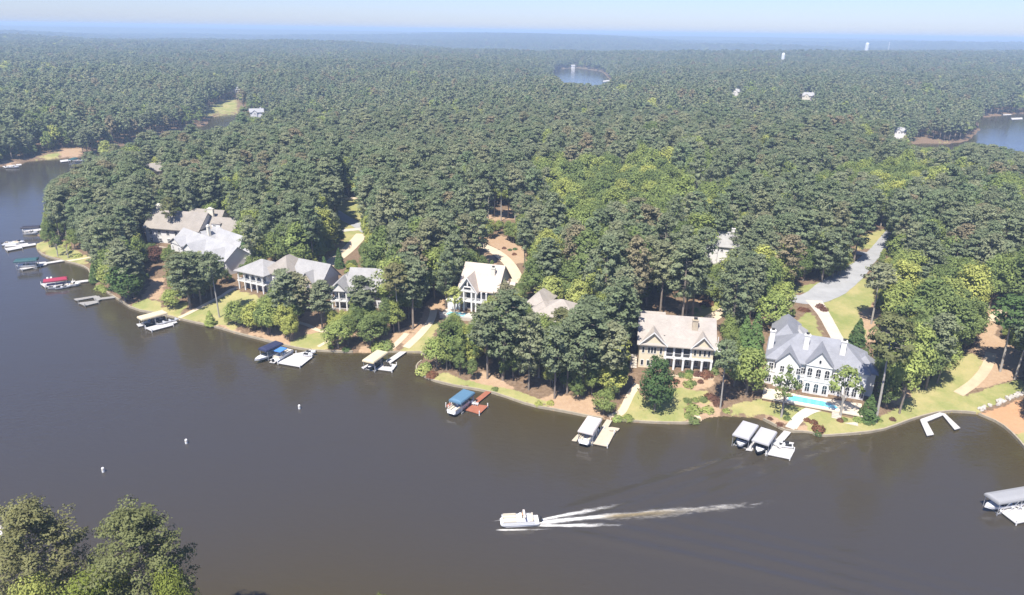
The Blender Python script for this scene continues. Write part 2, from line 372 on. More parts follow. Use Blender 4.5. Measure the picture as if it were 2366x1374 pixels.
STRAW = [
    [(2200, 905), (2260, 830), (2290, 770), (2320, 780), (2366, 800), (2366, 870), (2300, 890)], [(2275, 700), (2345, 680), (2345, 705), (2305, 745), (2300, 820), (2250, 812), (2280, 740)],
    [(1985, 722), (2020, 695), (2100, 735), (2080, 770), (1995, 800)], [(2050, 930), (2100, 900), (2125, 895), (2110, 940)], [(1965, 985), (2040, 970), (2055, 985), (2000, 1000)],
    [(1755, 968), (1770, 955), (1830, 972), (1790, 985)], [(1830, 990), (1870, 975), (1888, 1008), (1850, 1002)],
    [(1545, 868), (1650, 855), (1650, 890), (1600, 905), (1550, 890)], [(1580, 935), (1660, 920), (1670, 965), (1612, 980), (1590, 978)], [(1487, 950), (1540, 950), (1530, 970), (1495, 968)],
    [(1100, 548), (1150, 540), (1215, 572), (1215, 605), (1190, 612), (1150, 575)], [(1060, 612), (1125, 580), (1150, 600), (1150, 612), (1080, 620)], [(985, 700), (1030, 650), (1055, 650), (1050, 690), (1000, 735), (940, 800), (920, 808), (975, 730)],
    [(1240, 925), (1300, 905), (1390, 925), (1400, 968), (1290, 950)], [(1080, 880), (1110, 855), (1200, 900), (1150, 905)],
    [(820, 812), (850, 790), (930, 760), (960, 745), (905, 815)], [(560, 772), (620, 760), (720, 725), (760, 750), (700, 785), (690, 806), (620, 790)], [(690, 720), (900, 740), (900, 790), (760, 770)],
    [(430, 720), (510, 690), (515, 735), (560, 770), (500, 757)], [(325, 690), (350, 645), (385, 640), (372, 690)], [(560, 630), (740, 560), (800, 560), (720, 640)],
    [(1560, 705), (1640, 690), (1705, 700), (1640, 715), (1590, 735)], [(1975, 560), (2040, 535), (2055, 545), (1990, 572)], [(125, 345), (195, 340), (185, 362), (140, 366)], [(0, 372), (40, 370), (45, 380), (0, 384)],
    [(1110, 500), (1180, 480), (1190, 505), (1115, 512)]]
CLAY = [[(2268, 955), (2366, 925), (2500, 910), (2500, 1020), (2366, 990), (2342, 1010), (2310, 980)], [(2280, 700), (2345, 683), (2340, 700), (2300, 725)]]

def ground_mat():
    mt, nt, b = newmat('ground_earth_and_lawn'); b.inputs['Roughness'].default_value = .95; b.inputs['Specular IOR Level'].default_value = .1
    at = nt.nodes.new('ShaderNodeAttribute'); at.attribute_name = 'zone'
    sp = nt.nodes.new('ShaderNodeSeparateColor'); nt.links.new(at.outputs['Color'], sp.inputs[0])
    tc = nt.nodes.new('ShaderNodeTexCoord')
    def noise(s, d=5):
        n = nt.nodes.new('ShaderNodeTexNoise'); n.inputs['Scale'].default_value = s; n.inputs['Detail'].default_value = d; n.inputs['Roughness'].default_value = .65
        nt.links.new(tc.outputs['Object'], n.inputs['Vector']); return n
    n1, n2, n3, n4 = noise(.09), noise(1.3), noise(.02), noise(.28)
    def ramp(n, a, c, lo=.3, hi=.7):
        r = nt.nodes.new('ShaderNodeValToRGB'); r.color_ramp.elements[0].color = a + (1,); r.color_ramp.elements[1].color = c + (1,)
        r.color_ramp.elements[0].position = lo; r.color_ramp.elements[1].position = hi
        nt.links.new(n.outputs[0], r.inputs[0]); return r.outputs[0]
    def mixc(f, a, c, kind='MIX'):
        x = nt.nodes.new('ShaderNodeMix'); x.data_type = 'RGBA'; x.blend_type = kind
        if isinstance(f, float): x.inputs[0].default_value = f
        else: nt.links.new(f, x.inputs[0])
        nt.links.new(a, x.inputs[6]); nt.links.new(c, x.inputs[7]); return x.outputs[2]
    floor_ = ramp(n2, (0.117, 0.077, 0.047), (0.212, 0.149, 0.098))
    lawn = mixc(.45, ramp(n1, (.17, .205, .06), (.35, .295, .135), .38, .62), mixc(.5, ramp(n2, (.20, .21, .075), (.33, .29, .13)), ramp(n4, (.17, .20, .06), (.35, .30, .14), .4, .62)))
    straw = mixc(.5, ramp(n1, (0.313, 0.202, 0.121), (0.377, 0.274, 0.178)), ramp(n2, (0.258, 0.170, 0.103), (0.392, 0.282, 0.186)))
    clay = mixc(.35, ramp(n1, (0.365, 0.196, 0.100), (0.436, 0.252, 0.141)), ramp(n2, (0.311, 0.179, 0.098), (0.437, 0.267, 0.157)))
    wood = ramp(n3, (.06, .075, .035), (.11, .12, .055))
    def edge(ch):
        a = nt.nodes.new('ShaderNodeMath'); a.operation = 'ADD'; nt.links.new(sp.outputs[ch], a.inputs[0])
        s = nt.nodes.new('ShaderNodeMapRange'); s.inputs[1].default_value = .3; s.inputs[2].default_value = .7; s.inputs[3].default_value = -.45; s.inputs[4].default_value = .45; nt.links.new(n4.outputs[0], s.inputs[0])
        nt.links.new(s.outputs[0], a.inputs[1])
        c = nt.nodes.new('ShaderNodeMapRange'); c.inputs[1].default_value = .4; c.inputs[2].default_value = .6; nt.links.new(a.outputs[0], c.inputs[0])
        return c.outputs[0]
    c = mixc(edge(1), floor_, straw); c = mixc(edge(0), c, lawn); c = mixc(edge(2), c, clay); c = mixc(at.outputs['Alpha'], c, wood)
    nt.links.new(c, b.inputs['Base Color'])
    bp = nt.nodes.new('ShaderNodeBump'); bp.inputs['Strength'].default_value = .5; bp.inputs['Distance'].default_value = .25
    nt.links.new(n2.outputs[0], bp.inputs['Height']); nt.links.new(bp.outputs[0], b.inputs['Normal'])
    return mt

def grid_sheet(name, rr, na, amax, zf, mt):
    aa = np.linspace(-amax, amax, na); A, RR = np.meshgrid(aa, rr)
    x = (np.sin(A) * RR).ravel(); y = (np.cos(A) * RR).ravel(); z = zf(x, y)
    nr = len(rr); idx = np.arange(nr * na).reshape(nr, na)
    q = np.stack([idx[:-1, :-1], idx[:-1, 1:], idx[1:, 1:], idx[1:, :-1]], -1).reshape(-1, 4)
    me = bpy.data.meshes.new(name)
    me.vertices.add(len(x)); me.vertices.foreach_set('co', np.stack([x, y, z], 1).ravel().astype(np.float32))
    me.loops.add(q.size); me.loops.foreach_set('vertex_index', q[:, ::-1].ravel().astype(np.int32))
    me.polygons.add(len(q)); me.polygons.foreach_set('loop_start', np.arange(0, q.size, 4, dtype=np.int32))
    me.polygons.foreach_set('use_smooth', np.ones(len(q), bool))
    me.materials.append(mt); me.update(); me.validate()
    o = bpy.data.objects.new(name, me); COL.objects.link(o)
    return o, x, y, z

rr = np.concatenate([np.arange(20, 96, 4.0), np.arange(96, 330, .62), np.geomspace(330, 700, 190), np.geomspace(712, 34000, 165)])
terrain, tx, ty, tz = grid_sheet('ground', rr, 500, R(47), height, ground_mat())
tag(terrain, kind='structure')
def zone_colors(x, y, z):
    pj = project(np.stack([x, y, z], 1)); u, v = pj[:, 0], pj[:, 1]
    zc = np.zeros((len(x), 4), np.float32)
    vis = (pj[:, 2] > 50) & (np.hypot(x, y) < 1500)
    uv, vv = u[vis], v[vis]
    for ch, polys in ((0, LAWN), (1, STRAW), (2, CLAY)):
        a = np.zeros(len(uv), np.float32)
        for P in polys: a[in_poly(uv, vv, np.array(P, float))] = 1
        zc[vis, ch] = a
    zc[:, 3] = np.clip((np.hypot(x, y) - 1500) / 1500, 0, 1)
    return zc
ca = terrain.data.color_attributes.new('zone', 'FLOAT_COLOR', 'POINT')
_z = zone_colors(tx, ty, tz).reshape(len(rr), -1, 4)
for _ in range(3):
    for axn in (0, 1): _z = (_z * 2 + np.roll(_z, 1, axn) + np.roll(_z, -1, axn)) / 4
ca.data.foreach_set('color', _z.astype(np.float32).ravel())

# ------------------------------------------------------------------ the lake
BOAT = at_z(1198, 1212, 0.0); STERN = at_z(1243, 1207, 0.0)
BR, _ = frame_from(at_z(1160, 1212), at_z(1290, 1205))        # direction of travel, from bow to stern
def wake_local(x, y):
    dx, dy = x - BOAT[0], y - BOAT[1]
    return dx * math.cos(BR) + dy * math.sin(BR), -dx * math.sin(BR) + dy * math.cos(BR)
def lake_z(x, y):
    u, w = wake_local(x, y)
    z = np.zeros_like(x)
    a = np.clip(u / 12, 0, 1) * np.clip((110 - u) / 60, 0, 1)
    for sgn in (1, -1):
        s = sgn * w
        c = .34 * np.maximum(u, 0) + .0016 * np.maximum(u, 0) ** 2 * (1 if sgn < 0 else .3)
        for k in range(4):
            z += a * (.30 - .05 * k) * np.exp(-((s - c + k * 4.2) / 1.5) ** 2) * np.clip((u - 6 * k) / 12, 0, 1)
    z += .10 * np.clip(u / 6, 0, 1) * np.exp(-np.maximum(u, 0) / 30) * np.exp(-(w / 1.2) ** 2)
    return z
def lake_mat():
    mt, nt, b = newmat('lake_water')
    at = nt.nodes.new('ShaderNodeAttribute'); at.attribute_name = 'shallow_reflect'; mc = nt.nodes.new('ShaderNodeMix'); mc.data_type = 'RGBA'
    mc.inputs[6].default_value = (.043, .039, .037, 1); mc.inputs[7].default_value = (.052, .040, .017, 1)     # open water; silty shallows with the shore trees' brown reflection painted in
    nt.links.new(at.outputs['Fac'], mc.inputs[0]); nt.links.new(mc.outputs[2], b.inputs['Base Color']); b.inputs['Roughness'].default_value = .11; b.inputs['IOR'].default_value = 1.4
    tc = nt.nodes.new('ShaderNodeTexCoord')
    mp = nt.nodes.new('ShaderNodeMapping'); mp.inputs['Scale'].default_value = (.55, 1.0, 1.0); mp.inputs['Rotation'].default_value = (0, 0, R(12))
    nt.links.new(tc.outputs['Object'], mp.inputs[0])
    n = nt.nodes.new('ShaderNodeTexNoise'); n.inputs['Scale'].default_value = .9; n.inputs['Detail'].default_value = 4
    n2 = nt.nodes.new('ShaderNodeTexNoise'); n2.inputs['Scale'].default_value = .14; n2.inputs['Detail'].default_value = 2
    nt.links.new(mp.outputs[0], n.inputs['Vector']); nt.links.new(mp.outputs[0], n2.inputs['Vector'])
    # patches of breeze: rougher here, calmer there
    n3 = nt.nodes.new('ShaderNodeTexNoise'); n3.inputs['Scale'].default_value = .018; n3.inputs['Detail'].default_value = 3
    nt.links.new(tc.outputs['Object'], n3.inputs['Vector'])
    rg = nt.nodes.new('ShaderNodeMapRange'); rg.inputs[1].default_value = .35; rg.inputs[2].default_value = .65; rg.inputs[3].default_value = .03; rg.inputs[4].default_value = .12
    nt.links.new(n3.outputs[0], rg.inputs[0]); nt.links.new(rg.outputs[0], b.inputs['Roughness'])
    b1 = nt.nodes.new('ShaderNodeBump'); b1.inputs['Strength'].default_value = .55; b1.inputs['Distance'].default_value = .12
    b2 = nt.nodes.new('ShaderNodeBump'); b2.inputs['Strength'].default_value = .3; b2.inputs['Distance'].default_value = .3
    nt.links.new(n.outputs[0], b1.inputs['Height']); nt.links.new(n2.outputs[0], b2.inputs['Height'])
    nt.links.new(b2.outputs[0], b1.inputs['Normal']); nt.links.new(b1.outputs[0], b.inputs['Normal'])
    return mt
lr = np.concatenate([np.arange(60, 96, 6.0), np.arange(96, 210, .45), np.geomspace(211, 34000, 60)])
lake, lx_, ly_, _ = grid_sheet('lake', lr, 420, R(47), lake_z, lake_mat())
tag(lake, kind='structure')
sa = lake.data.attributes.new('shallow_reflect', 'FLOAT', 'POINT'); _d = -sdist(lx_, ly_)
sa.data.foreach_set('value', (np.exp(-np.maximum(_d, 0) / 21) * (.75 + .5 * vnoise(lx_, ly_, 30, 8))).astype(np.float32))  # fades out from shore: silt and tree reflection share this colour mask

# ------------------------------------------------------------------ haze: one closed box of pale air
def haze():
    o = MB().box(-36000, 36000, -300, 36000, -8, 101).build('haze', M['white'])
    mt = bpy.data.materials.new('haze_air'); mt.use_nodes = True; nt = mt.node_tree; nt.nodes.clear()
    out = nt.nodes.new('ShaderNodeOutputMaterial'); pv = nt.nodes.new('ShaderNodeVolumePrincipled')
    pv.inputs['Color'].default_value = (.55, .74, 1.0, 1); pv.inputs['Density'].default_value = HAZE; pv.inputs['Anisotropy'].default_value = .0
    nt.links.new(pv.outputs[0], out.inputs['Volume'])
    o.data.materials.clear(); o.data.materials.append(mt)
    tag(o, kind='stuff')
HAZE = 2.35e-4
haze()

# ------------------------------------------------------------------ trees: leaf clouds
SOFT = [.75]
def quads_mesh(name, C, N, S, rng, spread=.65, up=None, crown_c=None):
    """C centres, N outward directions, S sizes -> kite shaped leaf sprays with soft shading directions"""
    n = len(C); up = SOFT[0]
    rnd = rng.normal(size=(n, 3)); rnd /= np.linalg.norm(rnd, axis=1)[:, None]
    fn = N + spread * rnd; fn /= np.linalg.norm(fn, axis=1)[:, None] + 1e-9
    t = np.cross(fn, rng.normal(size=(n, 3))); t /= np.linalg.norm(t, axis=1)[:, None] + 1e-9
    b = np.cross(fn, t); s = S[:, None]
    k = rng.uniform(.6, 1.15, size=(n, 4, 1)); w = rng.uniform(.45, .85, size=(n, 1))
    V = np.stack([C + t * s * k[:, 0], C + b * s * w * k[:, 1], C - t * s * k[:, 2], C - b * s * w * k[:, 3]], 1)
    sh = N + np.array([0, 0, up]); sh /= np.linalg.norm(sh, axis=1)[:, None] + 1e-9
    sh = sh * .7 + fn * .3; sh /= np.linalg.norm(sh, axis=1)[:, None] + 1e-9
    return V.reshape(-1, 3), np.repeat(sh, 4, 0)
def leaf_mesh(name, V, SH, mt, extra=None):
    """extra: (verts, faces, material) of a trunk to join in"""
    nq = len(V) // 4; ev, ef = (extra[0], extra[1]) if extra else ([], [])
    me = bpy.data.meshes.new(name)
    nv = len(V) + len(ev)
    co = np.concatenate([V, np.array(ev, float).reshape(-1, 3)]) if len(ev) else V
    me.vertices.add(nv); me.vertices.foreach_set('co', co.ravel().astype(np.float32))
    loops = list(range(len(V))); starts = list(range(0, len(V), 4)); mi = [0] * nq
    for f in ef:
        starts.append(len(loops)); loops += [i + len(V) for i in f]; mi.append(1)
    me.loops.add(len(loops)); me.loops.foreach_set('vertex_index', np.array(loops, np.int32))
    me.polygons.add(len(starts)); me.polygons.foreach_set('loop_start', np.array(starts, np.int32))
    me.materials.append(mt)
    if extra: me.materials.append(extra[2]); me.polygons.foreach_set('material_index', np.array(mi, np.int32))
    me.polygons.foreach_set('use_smooth', np.ones(len(starts), bool))
    me.update(); me.validate()
    if not extra:
        me.normals_split_custom_set_from_vertices(SH.astype(np.float32))
    else:
        me.normals_split_custom_set_from_vertices(np.concatenate([SH, np.zeros((len(ev), 3))]).astype(np.float32))
    return me
def clump(c, r, n, rng, size, flat=.7, cc=None):
    d = rng.normal(size=(n, 3)); d /= np.linalg.norm(d, axis=1)[:, None]
    rad = r * rng.uniform(.55, 1.05, size=(n, 1)) ** .7
    P = c + d * rad * np.array([1, 1, flat])
    N = d.copy(); N[:, 2] += .25
    if cc is not None:
        o = c - cc; o = o / (np.linalg.norm(o) + 1e-6); N = N + .9 * o
    N /= np.linalg.norm(N, axis=1)[:, None]
    return P, N, size * rng.uniform(.7, 1.3, size=n)
def pine(seed, h=24.0, rad=4.2, base=.46, nb=56, per=25, size=.38, lean=.03):
    rng = np.random.default_rng(seed); Cs, Ns, Ss = [], [], []
    tr = MB(); az = rng.uniform(0, 6.28); lx, ly = lean * h * math.cos(az), lean * h * math.sin(az)
    ax = lambda z: np.array([lx * (z / h) ** 1.5, ly * (z / h) ** 1.5, z])
    zs = [-1.0, .3 * h, .6 * h, .85 * h, .97 * h]; rs = [.30, .24, .17, .09, .03]
    for i in range(4): tr.tube(ax(max(zs[i], 0)) + np.array([0, 0, min(zs[i], 0)]), ax(zs[i + 1]), rs[i], rs[i + 1], 7)
    z0 = base * h; cc = ax(z0 + .45 * (h - z0))
    for i in range(nb):
        t = (i + rng.uniform(0, 1)) / nb; z = z0 + t * (h - z0) * .97
        prof = (max(math.sin(math.pi * (.17 + .78 * t)), .05)) ** .75
        L = rad * prof * rng.uniform(.62, 1.12); a = i * 2.4 + rng.uniform(-.6, .6)
        d = np.array([math.cos(a), math.sin(a), rng.uniform(.0, .35) * (0.4 + t)])
        if L > 1.2: tr.tube(ax(z), ax(z) + d * L * .75, .06, .025, 4)
        for fr, rr_ in ((.5, .8), (.78, 1.0), (1.0, .8)):
            if fr < .6 and rng.random() < .35: continue
            p = ax(z) + d * L * fr + rng.normal(size=3) * .22
            r = rr_ * rng.uniform(.85, 1.4) * (.72 + .17 * rad / 2.5)
            P, N, S = clump(p, r, per, rng, size, .55, cc); Cs.append(P); Ns.append(N); Ss.append(S)
    P, N, S = clump(ax(h * .97), .9, per * 2, rng, size, .9, cc); Cs.append(P); Ns.append(N); Ss.append(S)
    V, SH = quads_mesh('', np.concatenate(Cs), np.concatenate(Ns), np.concatenate(Ss), rng)
    return tr, V, SH
def hardwood(seed, h=17.0, rad=4.6, base=.22, nc=80, per=46, size=.35, airy=0.0):
    rng = np.random.default_rng(seed); Cs, Ns, Ss = [], [], []
    tr = MB(); th = h * (base + .12)
    tr.tube((0, 0, -1), (0, 0, .1 * h), .34, .27, 7); tr.tube((0, 0, .1 * h), (rng.normal() * .2, rng.normal() * .2, th), .27, .2, 7)
    cz = h * (base + (1 - base) * .52); rz = h * (1 - base) * .5; cc = np.array([0, 0, cz - .15 * rz])
    bumps = rng.normal(size=(9, 3)); bumps /= np.linalg.norm(bumps, axis=1)[:, None]
    for i in range(nc):
        d = rng.normal(size=3); d /= np.linalg.norm(d)
        if d[2] < -.75: d[2] = -d[2]
        lob = .80 + .34 * max(0, float((bumps @ d).max()) - .55) / .45
        q = rng.uniform(.5, 1.0) ** .5 * lob
        taper = 1 - .28 * max(0, d[2])
        p = np.array([0, 0, cz]) + d * np.array([rad * taper, rad * taper, rz]) * q * .86
        r = rng.uniform(.85, 1.6) * rad / 4.6 * (1 - .3 * airy)
        if i < 9: tr.tube((0, 0, th * rng.uniform(.7, 1)), p, .11, .03, 4)
        P, N, S = clump(p, r * 1.15, per, rng, size, .75, cc); Cs.append(P); Ns.append(N); Ss.append(S)
    V, SH = quads_mesh('', np.concatenate(Cs), np.concatenate(Ns), np.concatenate(Ss), rng, .6)
    return tr, V, SH
def conifer(seed, h=14.0, rad=2.7, n=1700, size=.42):
    rng = np.random.default_rng(seed)
    tr = MB().tube((0, 0, -1), (0, 0, h * .9), .2, .04, 6)
    t = 1 - np.sqrt(rng.uniform(0, 1, n)) ; t = np.clip(t, 0, .99); a = rng.uniform(0, 6.28, n)
    prof = rad * (1 - t) ** .8 * (1 + .16 * np.sin(a * 3 + t * 21) + .12 * rng.normal(size=n))
    C = np.stack([np.cos(a) * prof, np.sin(a) * prof, .3 + t * h], 1); N = np.stack([np.cos(a), np.sin(a), np.full(n, .55)], 1); N /= np.linalg.norm(N, axis=1)[:, None]
    V, SH = quads_mesh('', C, N, size * rng.uniform(.7, 1.3, n), rng)
    return tr, V, SH
def bush(seed, n=260, size=.2):
    rng = np.random.default_rng(seed); d = rng.normal(size=(n, 3)); d[:, 2] = np.abs(d[:, 2]); d /= np.linalg.norm(d, axis=1)[:, None]
    a = np.arctan2(d[:, 1], d[:, 0]); r = 1 + .12 * np.sin(a * 3 + seed) + .1 * rng.normal(size=n)
    C = d * r[:, None] * np.array([1, 1, .95]); V, SH = quads_mesh('', C, d, size * rng.uniform(.7, 1.3, n), rng, .5)
    return MB().tube((0, 0, -.3), (0, 0, .5), .1, .05, 5), V, SH

def tree_parts(gen, leaf, bark='bark', nm='tree'):
    tr, V, SH = gen
    return tr.mesh(nm + '_trunk', M[bark]), leaf_mesh(nm + '_crown', V, SH, M[leaf])
def tree_joined(gen, leaf, bark='bark', nm='tree'):
    tr, V, SH = gen
    return leaf_mesh(nm, V, SH, M[leaf], (tr.v, tr.f, M[bark]))
PINES = [pine(100 + i, 24, [4.0, 4.6, 3.6, 4.4, 3.9][i], [.40, .30, .46, .36, .26][i]) for i in range(5)]
HARDS = [hardwood(200 + i, 17, [4.6, 5.0, 4.2, 4.6, 4.4][i], [.2, .16, .24, .12, .2][i]) for i in range(5)]
PINE_M = [tree_parts(g, 'leaf_pine', nm='pine') for g in PINES]
HARD_M = [tree_parts(g, 'leaf_hard', nm='hardwood') for g in HARDS]
def place_tree(name, tm, cm, loc, h_scale, r_scale, rz, label, cat, group=None):
    e = empty(name, loc, rz, label, cat, group); e.scale = (r_scale, r_scale, h_scale)
    for nm, me in (('trunk', tm), ('crown', cm)):
        o = bpy.data.objects.new(nm, me); COL.objects.link(o); o.parent = e
    return e

# ------------------------------------------------------------------ where the photograph shows something other than trees (polygon, pixel whose ground gives its distance)
CLEAR = [
    ([(1474, 850), (1480, 790), (1500, 705), (1530, 698), (1565, 705), (1572, 720), (1625, 732), (1670, 745), (1676, 775), (1668, 800), (1650, 862), (1560, 868), (1542, 850), (1480, 850)], (1560, 850)),
    ([(1540, 866), (1645, 862), (1645, 905), (1650, 935), (1672, 962), (1620, 982), (1430, 975), (1412, 965), (1445, 920), (1468, 880), (1480, 890), (1490, 935), (1545, 935), (1552, 900)], (1600, 866)),
    ([(1575, 705), (1640, 702), (1702, 703), (1692, 716), (1645, 745), (1600, 732)], (1650, 703)),
    ([(1748, 850), (1755, 760), (1768, 738), (1832, 738), (1848, 768), (1935, 776), (1985, 792), (2014, 838), (2004, 890), (1985, 925), (1960, 940), (1840, 930), (1775, 905), (1785, 860)], (1900, 895)),
    ([(1678, 966), (1685, 940), (1770, 912), (1840, 925), (1960, 940), (1990, 935), (2010, 965), (2120, 962), (2030, 1000), (1890, 1012), (1820, 1002), (1790, 988), (1755, 968)], (1900, 925)),
    ([(2020, 968), (2110, 905), (2160, 880), (2195, 825), (2260, 815), (2262, 792), (2290, 770), (2290, 830), (2280, 860), (2300, 880), (2366, 880), (2366, 1045), (2265, 962), (2180, 955), (2120, 968)], (2260, 792)),
    ([(2262, 812), (2300, 800), (2366, 880), (2290, 890)], (2300, 800)),
    ([(2285, 690), (2342, 683), (2345, 700), (2310, 740), (2305, 765), (2290, 815), (2258, 812), (2278, 760), (2295, 720)], (2310, 690)),
    ([(1822, 672), (1895, 668), (1985, 605), (1972, 580), (2030, 572), (2030, 585), (2008, 645), (1910, 700), (1908, 715), (1942, 790), (1905, 795), (1870, 718), (1838, 708)], (2010, 575)),
    ([(1900, 702), (2005, 642), (2012, 690), (1988, 720), (2000, 770), (1988, 795), (1945, 795)], (2005, 645)),
    ([(1820, 664), (1960, 640), (1982, 590), (1998, 605), (1890, 676)], (1985, 600)),
    ([(1975, 577), (1988, 545), (2045, 527), (2052, 540), (2028, 575)], (2040, 530)),
    ([(1838, 742), (1870, 715), (1908, 785), (1850, 772)], (1870, 715)),
    ([(1985, 722), (2010, 692), (2025, 735), (2070, 735), (2060, 762), (1995, 792)], (2020, 730)),
    ([(1046, 700), (1060, 650), (1073, 600), (1125, 588), (1150, 622), (1172, 632), (1160, 660), (1128, 690), (1110, 726), (1045, 725)], (1100, 708)),
    ([(1095, 556), (1150, 553), (1212, 575), (1215, 592), (1192, 605), (1200, 638), (1188, 650), (1150, 600), (1100, 572)], (1110, 558)),
    ([(905, 815), (985, 818), (990, 790), (1015, 745), (1010, 712), (1030, 690), (1010, 690), (972, 712), (945, 785)], (1000, 700)),
    ([(1198, 688), (1225, 668), (1250, 690), (1290, 688), (1330, 710), (1300, 722), (1270, 742), (1252, 735), (1240, 700)], (1260, 760)),
    ([(985, 868), (1050, 862), (1085, 880), (1130, 893), (1160, 905), (1200, 902), (1280, 930), (1380, 930), (1385, 968), (1290, 952), (1230, 942), (1120, 908), (1010, 888)], (1200, 902)),
    ([(764, 668), (775, 632), (815, 630), (825, 615), (868, 612), (885, 635), (890, 655), (885, 700), (872, 690), (862, 650), (830, 640), (803, 660), (800, 705), (770, 712)], (800, 710)),
    ([(690, 738), (720, 726), (745, 752), (742, 800), (690, 806), (660, 800), (700, 780)], (720, 730)),
    ([(830, 814), (870, 797), (905, 790), (918, 772), (945, 782), (900, 817)], (920, 775)),
    ([(548, 672), (555, 612), (600, 588), (640, 612), (650, 590), (700, 577), (725, 600), (715, 630), (650, 632), (625, 625), (615, 640), (612, 682), (590, 676)], (580, 676)),
    ([(412, 738), (470, 702), (545, 662), (605, 690), (560, 712), (520, 720), (505, 748), (480, 757)], (545, 665)),
    ([(712, 640), (750, 605), (790, 585), (800, 560), (832, 545), (838, 560), (800, 600), (760, 640), (725, 652)], (800, 560)),
    ([(775, 460), (822, 452), (838, 480), (828, 515), (838, 552), (800, 552), (795, 510), (785, 490)], (800, 457)),
    ([(395, 562), (440, 530), (500, 540), (532, 535), (557, 570), (552, 600), (525, 612), (505, 600), (470, 575), (450, 585), (400, 572)], (440, 600)),
    ([(330, 512), (362, 475), (440, 476), (500, 486), (527, 515), (522, 532), (500, 537), (440, 527), (395, 557), (350, 567), (338, 545)], (342, 560)),
    ([(310, 717), (330, 692), (375, 702), (430, 707), (500, 692), (480, 705), (420, 740), (340, 724)], (450, 700)),
    ([(325, 682), (345, 652), (380, 642), (372, 682), (340, 702)], (360, 650)), ([(330, 608), (380, 603), (380, 630), (335, 630)], (350, 606)),
    ([(75, 569), (95, 553), (130, 560), (200, 588), (207, 622), (150, 608), (100, 594)], (150, 570)),
    ([(340, 378), (355, 372), (390, 392), (380, 405), (345, 408)], (360, 415)),
    ([(1572, 428), (1590, 424), (1616, 434), (1608, 446), (1580, 444)], (1595, 462)), ([(1576, 514), (1600, 512), (1622, 530), (1680, 545), (1680, 570), (1655, 612), (1640, 600), (1640, 560), (1600, 535)], (1650, 612)),
    ([(0, 387), (60, 377), (140, 369), (165, 377), (160, 400), (120, 420), (95, 440), (90, 500), (78, 545), (0, 570)], (60, 374)),
    ([(415, 302), (440, 294), (478, 291), (485, 268), (547, 263), (535, 282), (495, 296), (470, 302)], (520, 264)), ([(470, 252), (550, 224), (547, 264), (482, 268)], (540, 226)),
    ([(0, 372), (60, 366), (130, 346), (200, 342), (188, 362), (60, 382), (0, 387)], (130, 346)),
    ([(1281, 160), (1330, 154), (1392, 164), (1410, 188), (1384, 197), (1345, 192), (1305, 194), (1290, 182)], (1330, 157)),
    ([(2252, 335), (2262, 282), (2258, 272), (2300, 266), (2366, 268), (2366, 352), (2310, 337), (2280, 332)], (2320, 270)), ([(2105, 322), (2170, 322), (2240, 326), (2235, 337), (2112, 340)], (2150, 323)),
    ([(1755, 795), (1758, 738), (1840, 736), (1850, 780)], (1800, 742)), ([(1494, 728), (1500, 700), (1566, 702), (1572, 728)], (1540, 712)), ([(1712, 800), (1733, 716), (1742, 716), (1758, 790)], (1738, 830)),
    ([(1742, 745), (1760, 640), (1795, 615), (1832, 680), (1832, 755)], (1783, 765)), ([(1242, 692), (1250, 640), (1300, 635), (1368, 660), (1368, 705)], (1300, 716)), ([(1695, 905), (1702, 790), (1765, 790), (1772, 905)], (1724, 914)),
    ([(2064, 298), (2080, 296), (2088, 318), (2072, 322)], (2076, 322)), ([(1690, 207), (1714, 207), (1714, 222), (1692, 222)], (1700, 222)), ([(1858, 208), (1880, 208), (1880, 232), (1845, 234)], (1865, 232)),
    ([(578, 252), (608, 250), (606, 268), (580, 268)], (595, 268)), ([(536, 202), (552, 202), (552, 214), (536, 214)], (545, 214)),
    ([(1112, 478), (1185, 478), (1190, 500), (1180, 510), (1112, 505)], (1145, 475)), ([(0, 1225), (30, 1225), (30, 1245), (0, 1245)], (15, 1235))]
DQ = 4
_gx, _gy = np.meshgrid((np.arange(int(IW / DQ) + 1) + .5) * DQ, (np.arange(int(IH / DQ) + 1) + .5) * DQ)
KEEP = np.zeros(_gx.shape)
for P, g in CLEAR:
    q = ground(*g); dd = math.hypot(q[0], q[1]) + 4
    KEEP = np.where(in_poly(_gx, _gy, np.array(P, float)), np.maximum(KEEP, dd), KEEP)
def blocked(x, y, z, h, rad, base):
    """would this tree stand in front of something the photograph shows?"""
    dist = np.hypot(x, y); bad = np.zeros(x.shape, int)
    rx, ry = y / dist, -x / dist
    smp = [(0, 0), (0, base * .6), (0, base + .05), (0, .97), (-1.15, (base + 1) / 2), (1.15, (base + 1) / 2), (0, (base + 1) / 2), (.55, .85), (-.55, .85), (.6, base + .12), (-.6, base + .12)]
    for k, (a, b) in enumerate(smp):
        pj = project(np.stack([x + rx * rad * a, y + ry * rad * a, z + h * b], 1))
        u = np.clip((pj[:, 0] / DQ).astype(int), 0, KEEP.shape[1] - 1); v = np.clip((pj[:, 1] / DQ).astype(int), 0, KEEP.shape[0] - 1)
        hit = (KEEP[v, u] > dist + 1.0) & (pj[:, 0] > 0) & (pj[:, 0] < IW) & (pj[:, 1] > 0) & (pj[:, 1] < IH)
        bad += hit * (3 if k in (0, 6) else 1)
    return bad

